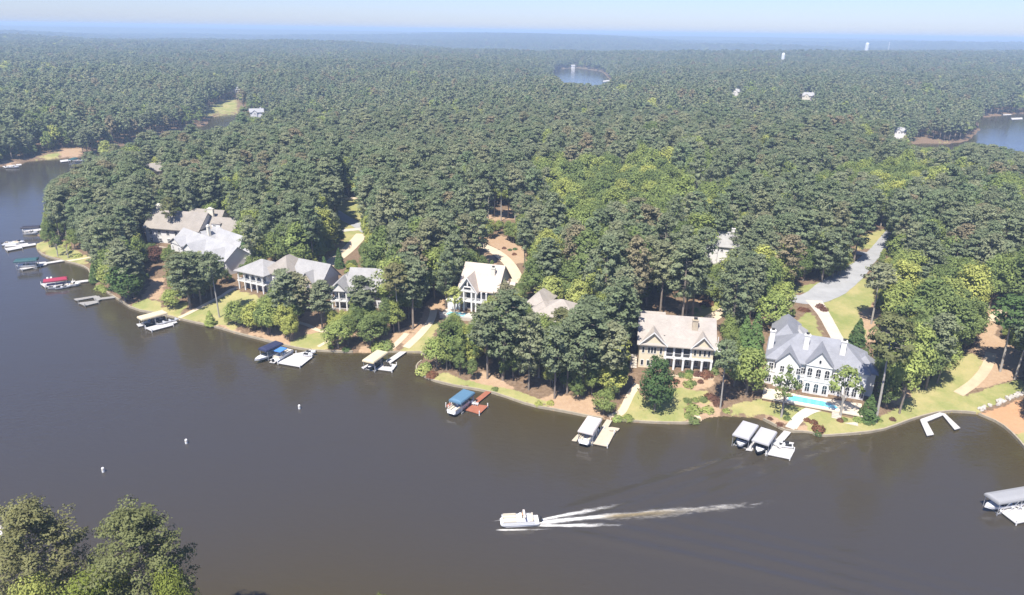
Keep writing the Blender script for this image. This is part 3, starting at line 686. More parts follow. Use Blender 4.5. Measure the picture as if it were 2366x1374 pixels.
def scatter():
    out = []
    for r0, r1, s, wide in ((100, 480, 4.7, 1.0), (480, 1000, 5.8, 1.05), (101, 640, 5.6, .99), (1000, 2000, 7.4, 1.3), (2000, 3600, 11.0, 1.7), (3600, 6500, 18.0, 2.4)):
        xm = r1 * .80; n = int(2 * xm / s); k = int(r1 / s)
        X, Y = np.meshgrid(np.arange(n) * s - xm, np.arange(k) * s)
        X = (X + RNG.uniform(-.5, .5, X.shape) * s).ravel(); Y = (Y + RNG.uniform(-.5, .5, Y.shape) * s).ravel()
        r = np.hypot(X, Y); keep = (r > r0) & (r <= r1) & (np.abs(X) < Y * .78 + 12)
        X, Y = X[keep], Y[keep]
        d = sdist(X, Y); ok = d > 2.2; X, Y, d = X[ok], Y[ok], d[ok]
        Z = height(X, Y)
        pj = project(np.stack([X, Y, Z], 1))
        ok = (pj[:, 0] > -60) & (pj[:, 0] < IW + 60) & (pj[:, 1] < IH + 30)
        X, Y, Z, d, pj = X[ok], Y[ok], Z[ok], d[ok], pj[ok]
        pp = .66 + 1.1 * (vnoise(X, Y, 60, 21) - .5) + .25 * (vnoise(X, Y, 260, 22) - .5)
        u, v = pj[:, 0], pj[:, 1]
        pp = np.where((v > 440) & (v < 800) & (u > 1200), pp - .42, pp)      # more hardwoods between the road and the beige house
        pp = np.where((d < 45) & (v > 600), pp - .22, pp)
        pp = np.where((v > 430) & (v < 600) & (u > 840) & (u < 1260), pp + .2, pp)
        isp = RNG.uniform(size=len(X)) < pp
        small = RNG.uniform(size=len(X)) < np.where(d < 14, .5, .12)
        h = np.where(isp, RNG.normal(21, 2.6, len(X)), RNG.normal(14.5, 3.0, len(X)))
        if wide == .99: isp = np.zeros(len(X), bool); small = ~isp         # undergrowth
        h = np.where(small & ~isp, RNG.uniform(5, 9.5, len(X)), h); h = np.clip(h * (.78 + .45 * vnoise(X, Y, 45, 31)), 4.5, 28); gap = RNG.uniform(size=len(X)) < np.clip(.1 + .5 * (vnoise(X, Y, 33, 32) - .55), 0, .4)
        rad = np.where(isp, 4.1 * (h / 24) ** .5, 4.6 * (h / 17)) * RNG.uniform(.9, 1.35, len(X)) * wide
        base = np.where(isp, .46, .2)
        bad = blocked(X, Y, Z, h, rad, base)
        # a tree that would hide something may still be there as a smaller one
        h2 = np.where(bad > 0, h * .5, h); rad2 = np.where(bad > 0, rad * .55, rad)
        b2 = blocked(X, Y, Z, h2, rad2, base); shrink = (bad > 0) & (b2 == 0)
        h = np.where(shrink, h2, h); rad = np.where(shrink, rad2, rad); isp = isp & ~shrink
        ok = ((bad == 0) | shrink) & ~(gap & (d > 12))
        # keep house plots themselves free
        for (cx, cy, rz, w, ch) in PADS:
            lx = (X - cx) * math.cos(rz) + (Y - cy) * math.sin(rz); ly = -(X - cx) * math.sin(rz) + (Y - cy) * math.cos(rz)
            ok &= ~((lx > -3.5) & (lx < w + 3.5) & (ly > -3) & (ly < 20))
        for i in np.nonzero(ok)[0]: out.append((X[i], Y[i], Z[i], h[i], rad[i], bool(isp[i]), d[i]))
    return out
FOREST = scatter()
LAND = [('mansion', 'the white arched mansion'), ('beige', 'the beige screened-porch house'), ('gabled', 'the cream glazed-gable house'), ('hidden', 'the mostly hidden house'),
        ('balcony', 'the two-level balcony house'), ('columns', 'the columned porch house'), ('manygable', 'the pale house of many gables'), ('longroof', 'the long tan-roofed house')]
def where(x, y, d):
    best = min(((math.hypot(x - HP[k + '_pad'][0], y - HP[k + '_pad'][1]), k, t) for k, t in LAND))
    px, py = HP[best[1] + '_pad'][:2]
    dh = float(sdist(np.array([px]), np.array([py]))[0])
    if best[0] > 62: return 'in the unbroken woods inland of ' + best[2], 'woods'
    return ('on the lake side of ' if d < dh - 6 else 'among the trees behind ' if d > dh + 8 else 'beside ') + best[2], best[2]
FOREST.sort(key=lambda t: t[0] ** 2 + t[1] ** 2)
cnt = {True: 0, False: 0}; REST = {True: [], False: []}
for (x, y, z, h, rad, isp, d) in FOREST:
    pj = project(np.array([[x, y, z + h * .8]]))[0]
    inside = 0 < pj[0] < IW and 0 < pj[1] < IH
    if cnt[isp] < (250 if isp else 245) and inside:
        k = random.randrange(5); rz = random.uniform(0, 6.28); w, g = where(x, y, d)
        if isp:
            rs = rad / 4.1; place_tree('pine_tree', *PINE_M[k], (x, y, z), h / 24, rs, rz, 'tall olive-green pine ' + w, 'pine', 'pines ' + w)
        else:
            size = 'small leafy green tree ' if h < 9.5 else 'broad leafy green tree '
            rs = rad / 4.6; place_tree('leafy_tree', *HARD_M[k], (x, y, z), h / 17, rs, rz, size + w, 'tree', size.split()[0] + ' leafy trees ' + w)
        cnt[isp] += 1
    else: REST[isp].append((x, y, z, h, rad))

def instancer(name, pts, meshes, h0, r0, nearn, label):
    """the woods past counting: points that carry whole trees (geometry nodes)"""
    coll = bpy.data.collections.new(name + '_kinds')
    for i, me in enumerate(meshes):
        o = bpy.data.objects.new('%s_%02d' % (name, i), me); coll.objects.link(o)
    A = np.array(pts); n = len(A); r = np.hypot(A[:, 0], A[:, 1])
    me = bpy.data.meshes.new(name); me.vertices.add(n); me.vertices.foreach_set('co', A[:, :3].ravel().astype(np.float32))
    vi = me.attributes.new('vi', 'INT', 'POINT'); rz = me.attributes.new('rot', 'FLOAT_VECTOR', 'POINT'); sc = me.attributes.new('siz', 'FLOAT_VECTOR', 'POINT')
    nfar = len(meshes) - nearn
    k = np.where(r < 620, RNG.integers(0, nearn, n), nearn + RNG.integers(0, nfar, n))
    vi.data.foreach_set('value', k.astype(np.int32))
    rv = np.zeros((n, 3), np.float32); rv[:, 2] = RNG.uniform(0, 6.28, n); rz.data.foreach_set('vector', rv.ravel())
    sv_ = np.stack([A[:, 4] / r0, A[:, 4] / r0, A[:, 3] / h0], 1).astype(np.float32); sc.data.foreach_set('vector', sv_.ravel())
    me.update(); o = bpy.data.objects.new(name, me); COL.objects.link(o)
    ng = bpy.data.node_groups.new(name + '_nodes', 'GeometryNodeTree')
    ng.interface.new_socket('Geometry', in_out='INPUT', socket_type='NodeSocketGeometry'); ng.interface.new_socket('Geometry', in_out='OUTPUT', socket_type='NodeSocketGeometry')
    N = ng.nodes; L = ng.links
    gi, go = N.new('NodeGroupInput'), N.new('NodeGroupOutput')
    ci = N.new('GeometryNodeCollectionInfo'); ci.inputs['Collection'].default_value = coll; ci.inputs['Separate Children'].default_value = True; ci.inputs['Reset Children'].default_value = True
    ip = N.new('GeometryNodeInstanceOnPoints'); ip.inputs['Pick Instance'].default_value = True
    def attr(nm, dt):
        a = N.new('GeometryNodeInputNamedAttribute'); a.data_type = dt; a.inputs['Name'].default_value = nm; return a.outputs['Attribute']
    L.new(gi.outputs[0], ip.inputs['Points']); L.new(ci.outputs[0], ip.inputs['Instance'])
    L.new(attr('vi', 'INT'), ip.inputs['Instance Index'])
    e2r = N.new('FunctionNodeEulerToRotation'); L.new(attr('rot', 'FLOAT_VECTOR'), e2r.inputs[0]); L.new(e2r.outputs[0], ip.inputs['Rotation'])
    L.new(attr('siz', 'FLOAT_VECTOR'), ip.inputs['Scale']); L.new(ip.outputs[0], go.inputs[0])
    md = o.modifiers.new('woods', 'NODES'); md.node_group = ng
    tag(o, label, None, None, 'stuff')
SOFT[0] = 1.6
FARP = [pine(300 + i, 24, 4.3, .42, 26, 6, .85) for i in range(3)]
FARH = [hardwood(400 + i, 17, 4.7, .14, 34, 9, .85) for i in range(3)]
SOFT[0] = .75
instancer('pine_woods', REST[True], [tree_joined(g, 'leaf_pine') for g in PINES[:4]] + [tree_joined(g, 'leaf_pine') for g in FARP], 24, 4.1, 4, 'drab olive pine woods stretching from the peninsula to the horizon')
instancer('hardwood_woods', REST[False], [tree_joined(g, 'leaf_hard') for g in HARDS[:4]] + [tree_joined(g, 'leaf_hard') for g in FARH], 17, 4.6, 4, 'leafy green woods mixed among the pines to the horizon')
print('forest', len(FOREST), cnt, len(REST[True]), len(REST[False]))

# ------------------------------------------------------------------ roads, drives and paths: sheets laid on the ground
def ribbon(name, pts, width, mt, lift=.07, label=None, world=False):
    P = smooth([np.array(ground(*p)[:2]) if not world else np.array(p) for p in pts], 2)
    seg = [np.linalg.norm(b - a) for a, b in zip(P[:-1], P[1:])]; L = sum(seg); n = max(4, int(L / .8))
    cum = np.concatenate([[0], np.cumsum(seg)]); t = np.linspace(0, L, n); P = np.array(P)
    C = np.stack([np.interp(t, cum, P[:, 0]), np.interp(t, cum, P[:, 1])], 1)
    T = np.gradient(C, axis=0); T /= np.linalg.norm(T, axis=1)[:, None]; Nn = np.stack([-T[:, 1], T[:, 0]], 1)
    w = np.interp(np.linspace(0, 1, n), np.linspace(0, 1, len(width)), width) if isinstance(width, (list, tuple)) else np.full(n, width)
    w = w * (1 + .05 * (vnoise(C[:, 0], C[:, 1], 3, 9) - .5))
    K = np.linspace(-.5, .5, 6)
    X = (C[:, None, :] + Nn[:, None, :] * (K[None, :, None] * w[:, None, None])).reshape(-1, 2)
    Z = height(X[:, 0], X[:, 1]) + lift
    q = []
    for i in range(n - 1):
        for j in range(5): q.append((i * 6 + j, i * 6 + j + 1, (i + 1) * 6 + j + 1, (i + 1) * 6 + j))
    me = bpy.data.meshes.new(name); me.from_pydata([(a, b, c) for (a, b), c in zip(X.tolist(), Z.tolist())], [], q); me.materials.append(mt)
    me.polygons.foreach_set('use_smooth', [True] * len(q)); me.update()
    o = bpy.data.objects.new(name, me); COL.objects.link(o); return tag(o, label, kind='structure')
ribbon('road', [(2062, 533), (2032, 574), (1992, 612), (1950, 645), (1900, 682), (1862, 694), (1828, 688)], [4.6, 5.2, 5.2, 6.0, 9.5, 10.5, 6], M['asphalt'])
ribbon('side_road', [(1974, 583), (2000, 586), (2020, 590)], 4.5, M['asphalt'], .075)
ribbon('driveway', [(1880, 694), (1905, 728), (1925, 765), (1948, 805)], [5.5, 4, 3.8, 4], M['concrete'], .085)
ribbon('driveway', [(1704, 704), (1668, 720), (1632, 742), (1610, 752)], 4.2, M['conc_cream'])
ribbon('driveway', [(1098, 560), (1140, 578), (1172, 602), (1192, 632), (1196, 655)], 4.4, M['conc_cream'])
ribbon('road', [(772, 488), (800, 506), (828, 520), (850, 535)], 5.5, M['asphalt'])
ribbon('driveway', [(770, 464), (795, 459), (826, 457)], 4.5, M['conc_cream'])
ribbon('driveway', [(790, 533), (815, 530), (845, 528)], 4, M['concrete'])
ribbon('driveway', [(838, 540), (810, 572), (775, 600), (740, 628), (712, 645)], 5.5, M['conc_cream'], .09)
ribbon('path', [(404, 741), (440, 722), (490, 695), (548, 664)], 1.7, M['conc_cream'])
ribbon('path', [(735, 801), (752, 791), (772, 782)], 1.2, M['conc_cream'])
ribbon('path', [(690, 745), (715, 752), (735, 765), (780, 770)], 1.4, M['conc_cream'])
ribbon('path', [(938, 803), (972, 772), (998, 740), (1002, 716)], 2.4, M['conc_cream'])
ribbon('path', [(898, 812), (916, 795), (940, 770)], 1.8, M['conc_cream'])
ribbon('path', [(1408, 966), (1436, 955), (1446, 935), (1458, 908), (1474, 888)], 2.0, M['conc_cream'])
ribbon('path', [(1826, 990), (1846, 964), (1872, 946), (1920, 938)], 2.6, M['concrete'])
ribbon('path', [(150, 606), (190, 598), (232, 588)], 1.5, M['conc_cream'])
ribbon('path', [(1618, 975), (1606, 958), (1604, 940)], 1.6, M['conc_cream'])
ribbon('dirt_track', [(2214, 910), (2255, 882), (2282, 848), (2290, 815)], 2.6, mat('dusty_track', (.46, .36, .24), .95, .2, .4))
ribbon('path', [(2292, 742), (2302, 726), (2322, 714)], 2.8, M['conc_cream'])

# ------------------------------------------------------------------ seawalls
def seawall(i0, i1, label):
    P = np.array(S_SHORE[i0:i1]); n = len(P); T = np.gradient(P, axis=0); T /= np.linalg.norm(T, axis=1)[:, None]; Nn = np.stack([-T[:, 1], T[:, 0]], 1)
    mb = MB(); vs = []
    for p, q in zip(P, Nn):
        z = .66 + .06 * math.sin(p[0] * 1.3)
        a, b = p - q * .18, p + q * .2
        vs += [(a[0], a[1], -.9), (a[0], a[1], z), (b[0], b[1], z), (b[0], b[1], -.9)]
    fs = []
    for i in range(n - 1):
        for k in range(4): fs.append((i * 4 + k, (i + 1) * 4 + k, (i + 1) * 4 + (k + 1) % 4, i * 4 + (k + 1) % 4))
    fs += [(0, 1, 2, 3), tuple((n - 1) * 4 + k for k in (3, 2, 1, 0))]
    o = mb.add(vs, fs).build('seawall', M['seawall']); tag(o, label, 'seawall', 'seawalls along the lake')
def sidx(px): return min(range(len(S_SHORE)), key=lambda i: abs(project(np.array([[S_SHORE[i][0], S_SHORE[i][1], 0]]))[0][0] - px) + (1e4 if i < 4 else 0))
seawall(sidx(92), sidx(206) + 1, 'pale seawall round the lawn at the wooded tip of the peninsula')
seawall(sidx(232), sidx(860), 'low pale seawall below the columned corner-porch house and its neighbours')
seawall(sidx(862), sidx(985) + 1, 'short straight seawall behind the dock with the cream canopy')
seawall(sidx(985) + 2, sidx(1425), 'curved seawall along the wooded point by the red-brown dock')
seawall(sidx(1428), sidx(1612) + 1, 'straight seawall under the lawn of the beige house')
seawall(sidx(1756), sidx(2262), 'long curved seawall round the lawn of the white mansion')
seawall(sidx(2268), len(S_SHORE), 'dark-edged seawall below the bare orange clay bank')

# ------------------------------------------------------------------ houses
def part(mb, name, mt, parent, smoothed=False): return mb.build(name, M[mt] if isinstance(mt, str) else mt, parent, smoothed)
def wall(root, x0, x1, y0, y1, z0, z1, mt, nm='wall'): return part(MB().box(x0, x1, y0, y1, z0, z1), nm, mt, root)
def gable(root, x0, x1, y0, y1, z, rise, axis, mt, wm, oh=.55, infill=True):
    t = .24
    if axis == 'x':
        a, b, c0, c1, half = y0, y1, x0, x1, (y1 - y0) / 2
    else:
        a, b, c0, c1, half = x0, x1, y0, y1, (x1 - x0) / 2
    m_ = (a + b) / 2; dr = oh * rise / half
    prof = [(a - oh, z - dr), (a - oh, z - dr + t), (m_, z + rise + t), (b + oh, z - dr + t), (b + oh, z - dr), (m_, z + rise)]
    mb = MB()
    vs0 = [(a - oh, z - dr), (m_, z + rise), (b + oh, z - dr), (b + oh, z - dr + t), (m_, z + rise + t), (a - oh, z - dr + t)]
    vs = []
    for c in (c0 - oh, c1 + oh):
        for (p, q) in vs0: vs.append((c, p, q) if axis == 'x' else (p, c, q))
    fs = [(0, 1, 4, 5), (1, 2, 3, 4), (6, 11, 10, 7), (7, 10, 9, 8), (5, 4, 10, 11), (4, 3, 9, 10), (0, 6, 7, 1), (1, 7, 8, 2), (0, 5, 11, 6), (2, 8, 9, 3)]
    mb.add(vs, fs); bm = bmesh.new(); me = mb.mesh('roof', M[mt]); bm.from_mesh(me); bmesh.ops.recalc_face_normals(bm, faces=bm.faces); bm.to_mesh(me); bm.free()
    o = bpy.data.objects.new('roof', me); COL.objects.link(o); o.parent = root
    if infill:
        tri = [(a, z - .02), (b, z - .02), (m_, z + rise - .03)]
        g = MB(); g = g.extr_x(tri, c0, c1) if axis == 'x' else g.extr_y(tri, c0, c1)
        part(g, 'gable', wm, root)
    return o
def hip(root, x0, x1, y0, y1, z, rise, mt, oh=.55, ridge=None):
    x0 -= oh; x1 += oh; y0 -= oh; y1 += oh; w, d = x1 - x0, y1 - y0; ins = (min(w, d) / 2) * .98
    if w >= d: r0, r1 = (x0 + ins, (y0 + y1) / 2), (x1 - ins, (y0 + y1) / 2)
    else: r0, r1 = ((x0 + x1) / 2, y0 + ins), ((x0 + x1) / 2, y1 - ins)
    z -= .1; f = .25
    vs = [(x0, y0, z), (x1, y0, z), (x1, y1, z), (x0, y1, z), (x0, y0, z + f), (x1, y0, z + f), (x1, y1, z + f), (x0, y1, z + f), (r0[0], r0[1], z + rise), (r1[0], r1[1], z + rise)]
    base = [(0, 3, 2, 1), (0, 1, 5, 4), (1, 2, 6, 5), (2, 3, 7, 6), (3, 0, 4, 7)]
    top = [(4, 5, 9, 8), (5, 6, 9), (6, 7, 8, 9), (7, 4, 8)] if w >= d else [(4, 5, 8), (5, 6, 9, 8), (6, 7, 9), (7, 4, 8, 9)]
    return part(MB().add(vs, base + top), 'roof', mt, root)
def window(root, x, z, w, h, y=0.0, face='f', arch=False, fm='trim', mull=1, gm='glass'):
    """(x, z) lower left corner on the face; frame proud of the wall, pane set inside it"""
    t = min(.13, w * .14)
    def place(mb, prof, d0, d1):
        if face == 'f': mb.extr_y(prof, y - d1, y - d0)
        elif face == 'r': mb.extr_x(prof, y + d0, y + d1)
        else: mb.extr_x(prof, y - d1, y - d0)
    def outline(g):
        if not arch: return [(x + g, z + g), (x + w - g, z + g), (x + w - g, z + h - g), (x + g, z + h - g)]
        r = w / 2 - g; hc = z + h - w / 2
        return [(x + g, z + g), (x + w - g, z + g)] + [(x + w / 2 + r * math.cos(k * math.pi / 8), hc + r * math.sin(k * math.pi / 8)) for k in range(9)]
    fr = MB(); O, I = outline(0), outline(t); n = len(O)
    for k in range(n):
        j = (k + 1) % n; place(fr, [O[k], O[j], I[j], I[k]], .0, .10)
    for k in range(1, mull + 1):
        mx = x + w * k / (mull + 1); place(fr, [(mx - .04, z + t), (mx + .04, z + t), (mx + .04, z + h - t), (mx - .04, z + h - t)], .05, .085)
    if h > 1.1 and mull: place(fr, [(x + t, z + h * .55 - .035), (x + w - t, z + h * .55 - .035), (x + w - t, z + h * .55 + .035), (x + t, z + h * .55 + .035)], .05, .085)
    f = part(fr, 'window', fm, root)
    pn = MB(); place(pn, I, .005, .04); part(pn, 'pane', gm, f)
    return f
def column(root, x, y, z0, z1, w=.42, mt='trim'):
    mb = MB().box(x - w / 2, x + w / 2, y - w / 2, y + w / 2, z0, z1)
    mb.box(x - w * .66, x + w * .66, y - w * .66, y + w * .66, z0 + .001, z0 + .25).box(x - w * .66, x + w * .66, y - w * .66, y + w * .66, z1 - .28, z1 - .002)
    return part(mb, 'column', mt, root)
def chimney(root, x, y, z0, z1, w=1.1, d=.9, mt='white', cap='dark'):
    c = part(MB().box(x - w / 2, x + w / 2, y - d / 2, y + d / 2, z0, z1).box(x - w * .6, x + w * .6, y - d * .62, y + d * .62, z1 - .35, z1 - .1), 'chimney', mt, root)
    part(MB().box(x - w * .3, x + w * .3, y - d * .3, y + d * .3, z1 - .01, z1 + .45), 'chimney_cap', cap, c)
    return c
def railing(root, x0, x1, y, z, mt='trim', h=1.0):
    mb = MB().box(x0, x1, y - .05, y + .05, z + h - .1, z + h).box(x0, x1, y - .04, y + .04, z + .08, z + .16)
    n = max(2, int((x1 - x0) / .28))
    for k in range(n + 1):
        a = x0 + (x1 - x0) * k / n; mb.box(a - .025, a + .025, y - .025, y + .025, z + .1, z + h - .05)
    return part(mb, 'railing', mt, root)
def house(key, name, label):
    p, q, rz, w, z = HP[key]
    return empty(name, (p[0], p[1], HP[key][4] + .45), rz, label, 'house'), w

# beige house with the screened porch
r, W = house('beige', 'lake_house', 'beige two-storey house with twin front gables and dark screened porch between')
r.scale = (1, 1, 1.1); a, b = .345 * W, .715 * W
wall(r, 0, W, 2.6, 14.5, -3, 6.6, 'beige')
wall(r, 0, a, 0, 2.6, -3, 6.6, 'beige', 'left_bay'); wall(r, b, W, 0, 2.6, 3.1, 6.6, 'beige', 'right_bay')
gable(r, -.2, W + .2, -.4, 15, 6.6, 5.0, 'x', 'roof_tan', 'beige')
gable(r, .2, a + .2, -.35, 6, 6.6, 3.0, 'y', 'roof_tan', 'beige', .5); gable(r, b - .1, W - .2, -.35, 6, 6.6, 2.7, 'y', 'roof_tan', 'beige', .5)
for x0, x1, rs in ((.2, a + .2, 3.0), (b - .1, W - .2, 2.7)):
    mid = (x0 + x1) / 2; rb = MB()
    for s_ in (-1, 1):
        e = x0 - .5 if s_ < 0 else x1 + .5; zz = 6.6 - .5 * rs / ((x1 - x0) / 2)
        rb.extr_y([(e, zz), (e, zz + .34), (mid, 6.6 + rs + .34), (mid, 6.6 + rs)], -.98, -.86)
    part(rb, 'bargeboard', 'trim', r)
part(MB().box(a, b, .1, 2.6, 3.0, 3.35), 'porch_floor', 'trim', r); part(MB().box(a - .1, W + .1, -.12, .12, 2.95, 3.4), 'porch_beam', 'trim', r)
part(MB().box(a, b, -.1, .25, 6.1, 6.55), 'porch_header', 'trim', r)
for k in range(4): column(r, a + .25 + (b - a - .5) * k / 3, .15, 3.35, 6.1, .5)
for k in range(3):
    x0 = a + .25 + (b - a - .5) * k / 3 + .25; x1 = a + .25 + (b - a - .5) * (k + 1) / 3 - .25
    s_ = part(MB().box(x0, x1, .3, .34, 3.4, 6.1), 'porch_screen', 'screen', r); part(MB().box(x0, x1, .24, .3, 4.2, 4.32), 'screen_rail', 'trim', s_)
for k in range(6): column(r, a + .25 + (W - a - .5) * k / 5, .15, -.4, 3.0, .52)
for k in range(5):
    x0 = a + .25 + (W - a - .5) * k / 5 + .7; window(r, x0, .2, (W - a) / 5 - 1.4, 2.3, 2.6)
for k, f in enumerate((.10, .33, .45, .57, .80)): window(r, a * f, 3.9, .75 if k in (0, 4) else .7, 1.75, 0, mull=0)
for f in (.345, .46, .575): window(r, a * f, 5.85, .62, .55, 0, arch=True, mull=0)
for f in (.08, .32, .5, .72): window(r, a * f, .5, .85, 1.6, 0, mull=0)
for f in (.14, .38, .6, .8): window(r, b + (W - b) * f - .35, 4.1, .72, 1.7, 0, mull=0)
for yy in (4.5, 8, 11.5): window(r, yy, 3.9, 1.0, 1.7, W, 'r'); window(r, yy, .6, 1.0, 1.7, W, 'r')
chimney(r, .74 * W, 4.2, 7.5, 12.3, 1.5, 1.1, 'tanstone'); part(MB().tube((.33 * W, 1.9, 7.2), (.33 * W, 1.9, 8.3), .28, .28, 8), 'vent', 'dark', r)
wall(r, .02 * W, .36 * W, 17.5, 25, -3, 4.2, 'beige', 'garage'); gable(r, .02 * W, .36 * W, 17.5, 25, 4.2, 3.2, 'x', 'roof_tan', 'beige'); wall(r, .1 * W, .3 * W, 14.5, 17.5, -3, 4, 'beige', 'link'); gable(r, .1 * W, .3 * W, 14, 18, 4, 2.2, 'y', 'roof_tan', 'beige', .3)
part(MB().box(W, W + 2.6, 4, 11, 2.9, 3.2).box(W + 2.2, W + 2.6, 4.2, 4.6, -3, 2.9).box(W + 2.2, W + 2.6, 10.4, 10.8, -3, 2.9), 'side_deck', 'trim', r)
for yy in (4.2, 10.6): part(MB().box(W + 2.3, W + 2.5, yy - .1, yy + .1, 3.2, 5.6), 'post', 'trim', r)
part(MB().box(a - .2, W + .3, -3.4, .1, -3, -.25), 'terrace', 'conc_cream', r)
sb = MB()
for k in range(9): sb.box(-2.2, -.35, -3 + k * .75, -2.25 + k * .75, -3, -1.2 + k * .38)
part(sb, 'stone_stair', 'concrete', r)

# white mansion
r, W = house('mansion', 'mansion', 'white arched mansion with blue-grey hip roof and three tall white chimneys')
wall(r, 0, W, 0, 14, -4, 7.3, 'white'); hip(r, 0, W, 0, 14, 7.3, 5.6, 'roof_slate', .6)
part(MB().box(-.12, W + .12, -.12, .4, 3.5, 3.85), 'string_course', 'trim', r); part(MB().box(-.3, W + .3, -.3, .3, 6.85, 7.18), 'cornice', 'trim', r)
c0, c1 = .40 * W, .655 * W
wall(r, c0, c1, -1.6, 2, -4, 8.2, 'white', 'centre_bay'); gable(r, c0, c1, -1.6, 6.5, 8.2, 3.6, 'y', 'roof_slate', 'white', .35)
part(MB().box(c0 - .15, c1 + .15, -1.74, -1.3, 3.5, 3.9), 'balcony_band', 'trim', r); part(MB().box(c0 - .3, c1 + .3, -1.85, -1.3, 7.85, 8.15), 'entablature', 'trim', r)
n = 3
for k in range(n):
    cw = (c1 - c0) / n; x0 = c0 + cw * k + cw * .18
    window(r, x0, 4.4, cw * .64, 2.9, -1.6, arch=True); window(r, x0, .3, cw * .64, 2.8, -1.6, arch=True)
    railing(r, x0, x0 + cw * .64, -1.82, 4.1)
window(r, (c0 + c1) / 2 - .35, 8.6, .7, 1.2, -1.6, arch=True, mull=0)
g0, g1 = .10 * W, .33 * W
wall(r, g0, g1, -.9, 1, -4, 7.3, 'white', 'left_bay'); gable(r, g0, g1, -.9, 6, 7.3, 3.0, 'y', 'roof_slate', 'white', .45)
for x0 in (g0 + 1.0, g0 + 3.0, g0 + 5.0): window(r, x0, 4.3, 1.2, 1.9, -.9); window(r, x0, .4, 1.2, 2.4, -.9, arch=True)
for f in (.02, .345): window(r, f * W + .1, 4.3, 1.3, 1.9, 0)
for f in (.675, .74, .81, .88): window(r, f * W, 4.3, 1.25, 1.8, 0); window(r, f * W, .3, 1.25, 2.7, 0, arch=True)
for f in (.02, .345, .95): window(r, f * W + .05, .4, 1.2, 2.4, 0, arch=True)
for yy in (2, 6, 10): window(r, yy, 4.3, 1.2, 1.8, W, 'r'); window(r, yy, .5, 1.2, 2, W, 'r')
for yy in (3, 7, 11): window(r, yy, 4.3, 1.2, 1.8, 0, 'l')
wall(r, .84 * W, W + 2.2, 3, 11, -4, 6.4, 'white', 'right_wing'); hip(r, .84 * W, W + 2.2, 3, 11, 6.4, 3.6, 'roof_slate')
wall(r, .2, .30 * W, 14, 29, -4, 6.8, 'white', 'rear_wing'); hip(r, .2, .30 * W, 13.5, 29, 6.8, 4.4, 'roof_slate'); wall(r, .30 * W, .38 * W, 20, 27, -4, 6.0, 'white', 'garage'); hip(r, .22 * W, .38 * W, 20, 27, 6.0, 2.4, 'roof_pale')
for x, y, z1 in ((.4, 5, 13.4), (.37 * W, 3.6, 14.2), (.735 * W, 3.6, 14.0)): chimney(r, x, y, 6.5, z1, 1.3, 1.1)

# pool terrace in front of the mansion
p0 = HP['mansion'][0]; q0 = HP['mansion'][1]; rz = HP['mansion'][2]; zt = HP['mansion'][4] + .45
t = empty('pool_terrace', (p0[0], p0[1], zt), rz, 'cream pool terrace with brown retaining wall below the white mansion', 'terrace')
part(MB().box(.02 * W, .98 * W, -8.6, -.02, -4, -.45), 'retaining_wall', 'brickwall', t)
part(MB().box(.02 * W - .2, .98 * W + .2, -8.8, -.02, -.45, -.18), 'paving', 'poolcoping', t)
part(MB().box(.80 * W, .95 * W, -11.4, -8.8, -4, -1.6), 'spa_wall', 'concrete', t)
sb = MB()
for k in range(7): sb.box(.70 * W, .79 * W, -8.8 - (k + 1) * .4, -8.8 - k * .4, -4, -.5 - k * .25)
part(sb, 'stair', 'concrete', t)
pl = empty('swimming_pool', (p0[0], p0[1], zt), rz, 'long turquoise swimming pool on the terrace of the white mansion', 'pool')
part(MB().prism([(.27 * W, -7.6), (.72 * W, -7.6), (.76 * W, -6.6), (.72 * W, -5.6), (.62 * W, -4.6), (.33 * W, -4.4), (.27 * W, -5.2)], -.19, -.13), 'pool_water', 'pool', pl)
part(MB().box(.255 * W, .77 * W, -7.95, -7.6, -.2, -.06).box(.255 * W, .27 * W, -7.6, -4.2, -.2, -.061).box(.27 * W, .62 * W, -4.42, -4.1, -.2, -.062), 'coping', 'trim', pl)

# cream house with the tall glazed gable
r, W = house('gabled', 'gabled_house', 'cream house with steep peach roof and tall white-framed glazed gable')
wall(r, 0, W, 1.6, 14, -3, 6.8, 'cream'); gable(r, -.2, W + .6, .8, 15.5, 6.8, 6.4, 'x', 'roof_peach', 'cream', .6)
wall(r, .05 * W, .5 * W, .2, 1.6, -3, 6.8, 'cream', 'front_bay'); gable(r, .02 * W, .53 * W, -1.4, 8, 6.8, 4.4, 'y', 'roof_peach', 'white', .5)
for f in (.04, .17, .39, .51): column(r, f * W, -1.3, -3, 6.8, .5)
part(MB().box(.02 * W, .53 * W, -1.5, -1.1, 6.4, 6.85), 'porch_beam', 'trim', r); part(MB().box(.02 * W, W * .8, -1.5, 1.6, 3.0, 3.45), 'balcony_floor', 'trim', r)
window(r, .19 * W, 3.6, .19 * W, 2.5, .2, mull=0, gm='screen'); window(r, .07 * W, 3.6, .08 * W, 2.5, .2, mull=0); window(r, .41 * W, 3.6, .08 * W, 2.5, .2, mull=0)
window(r, .19 * W, .3, .19 * W, 2.2, .2, mull=0, gm='screen'); window(r, .41 * W, .3, .08 * W, 2.2, .2, mull=0); window(r, .07 * W, .3, .08 * W, 2.2, .2, mull=0)
window(r, .17 * W, 7.1, .21 * W, 1.0, -1.4, mull=0)
for s_ in (-1, 1):
    mid = .275 * W; tri = MB().extr_y([(mid + s_ * .25, 8.5), (mid + s_ * 1.35, 8.5), (mid + s_ * .25, 9.9)], -1.47, -1.42); part(tri, 'gable_window', 'glass', r)
rk = MB()
for s_ in (-1, 1):
    mid = .275 * W; e = mid + s_ * (.255 * W + .5); zz = 6.8 - .5 * 4.4 / (.255 * W)
    rk.extr_y([(e, zz - .1), (e, zz + .36), (mid, 11.56), (mid, 11.1)], -2.02, -1.88)
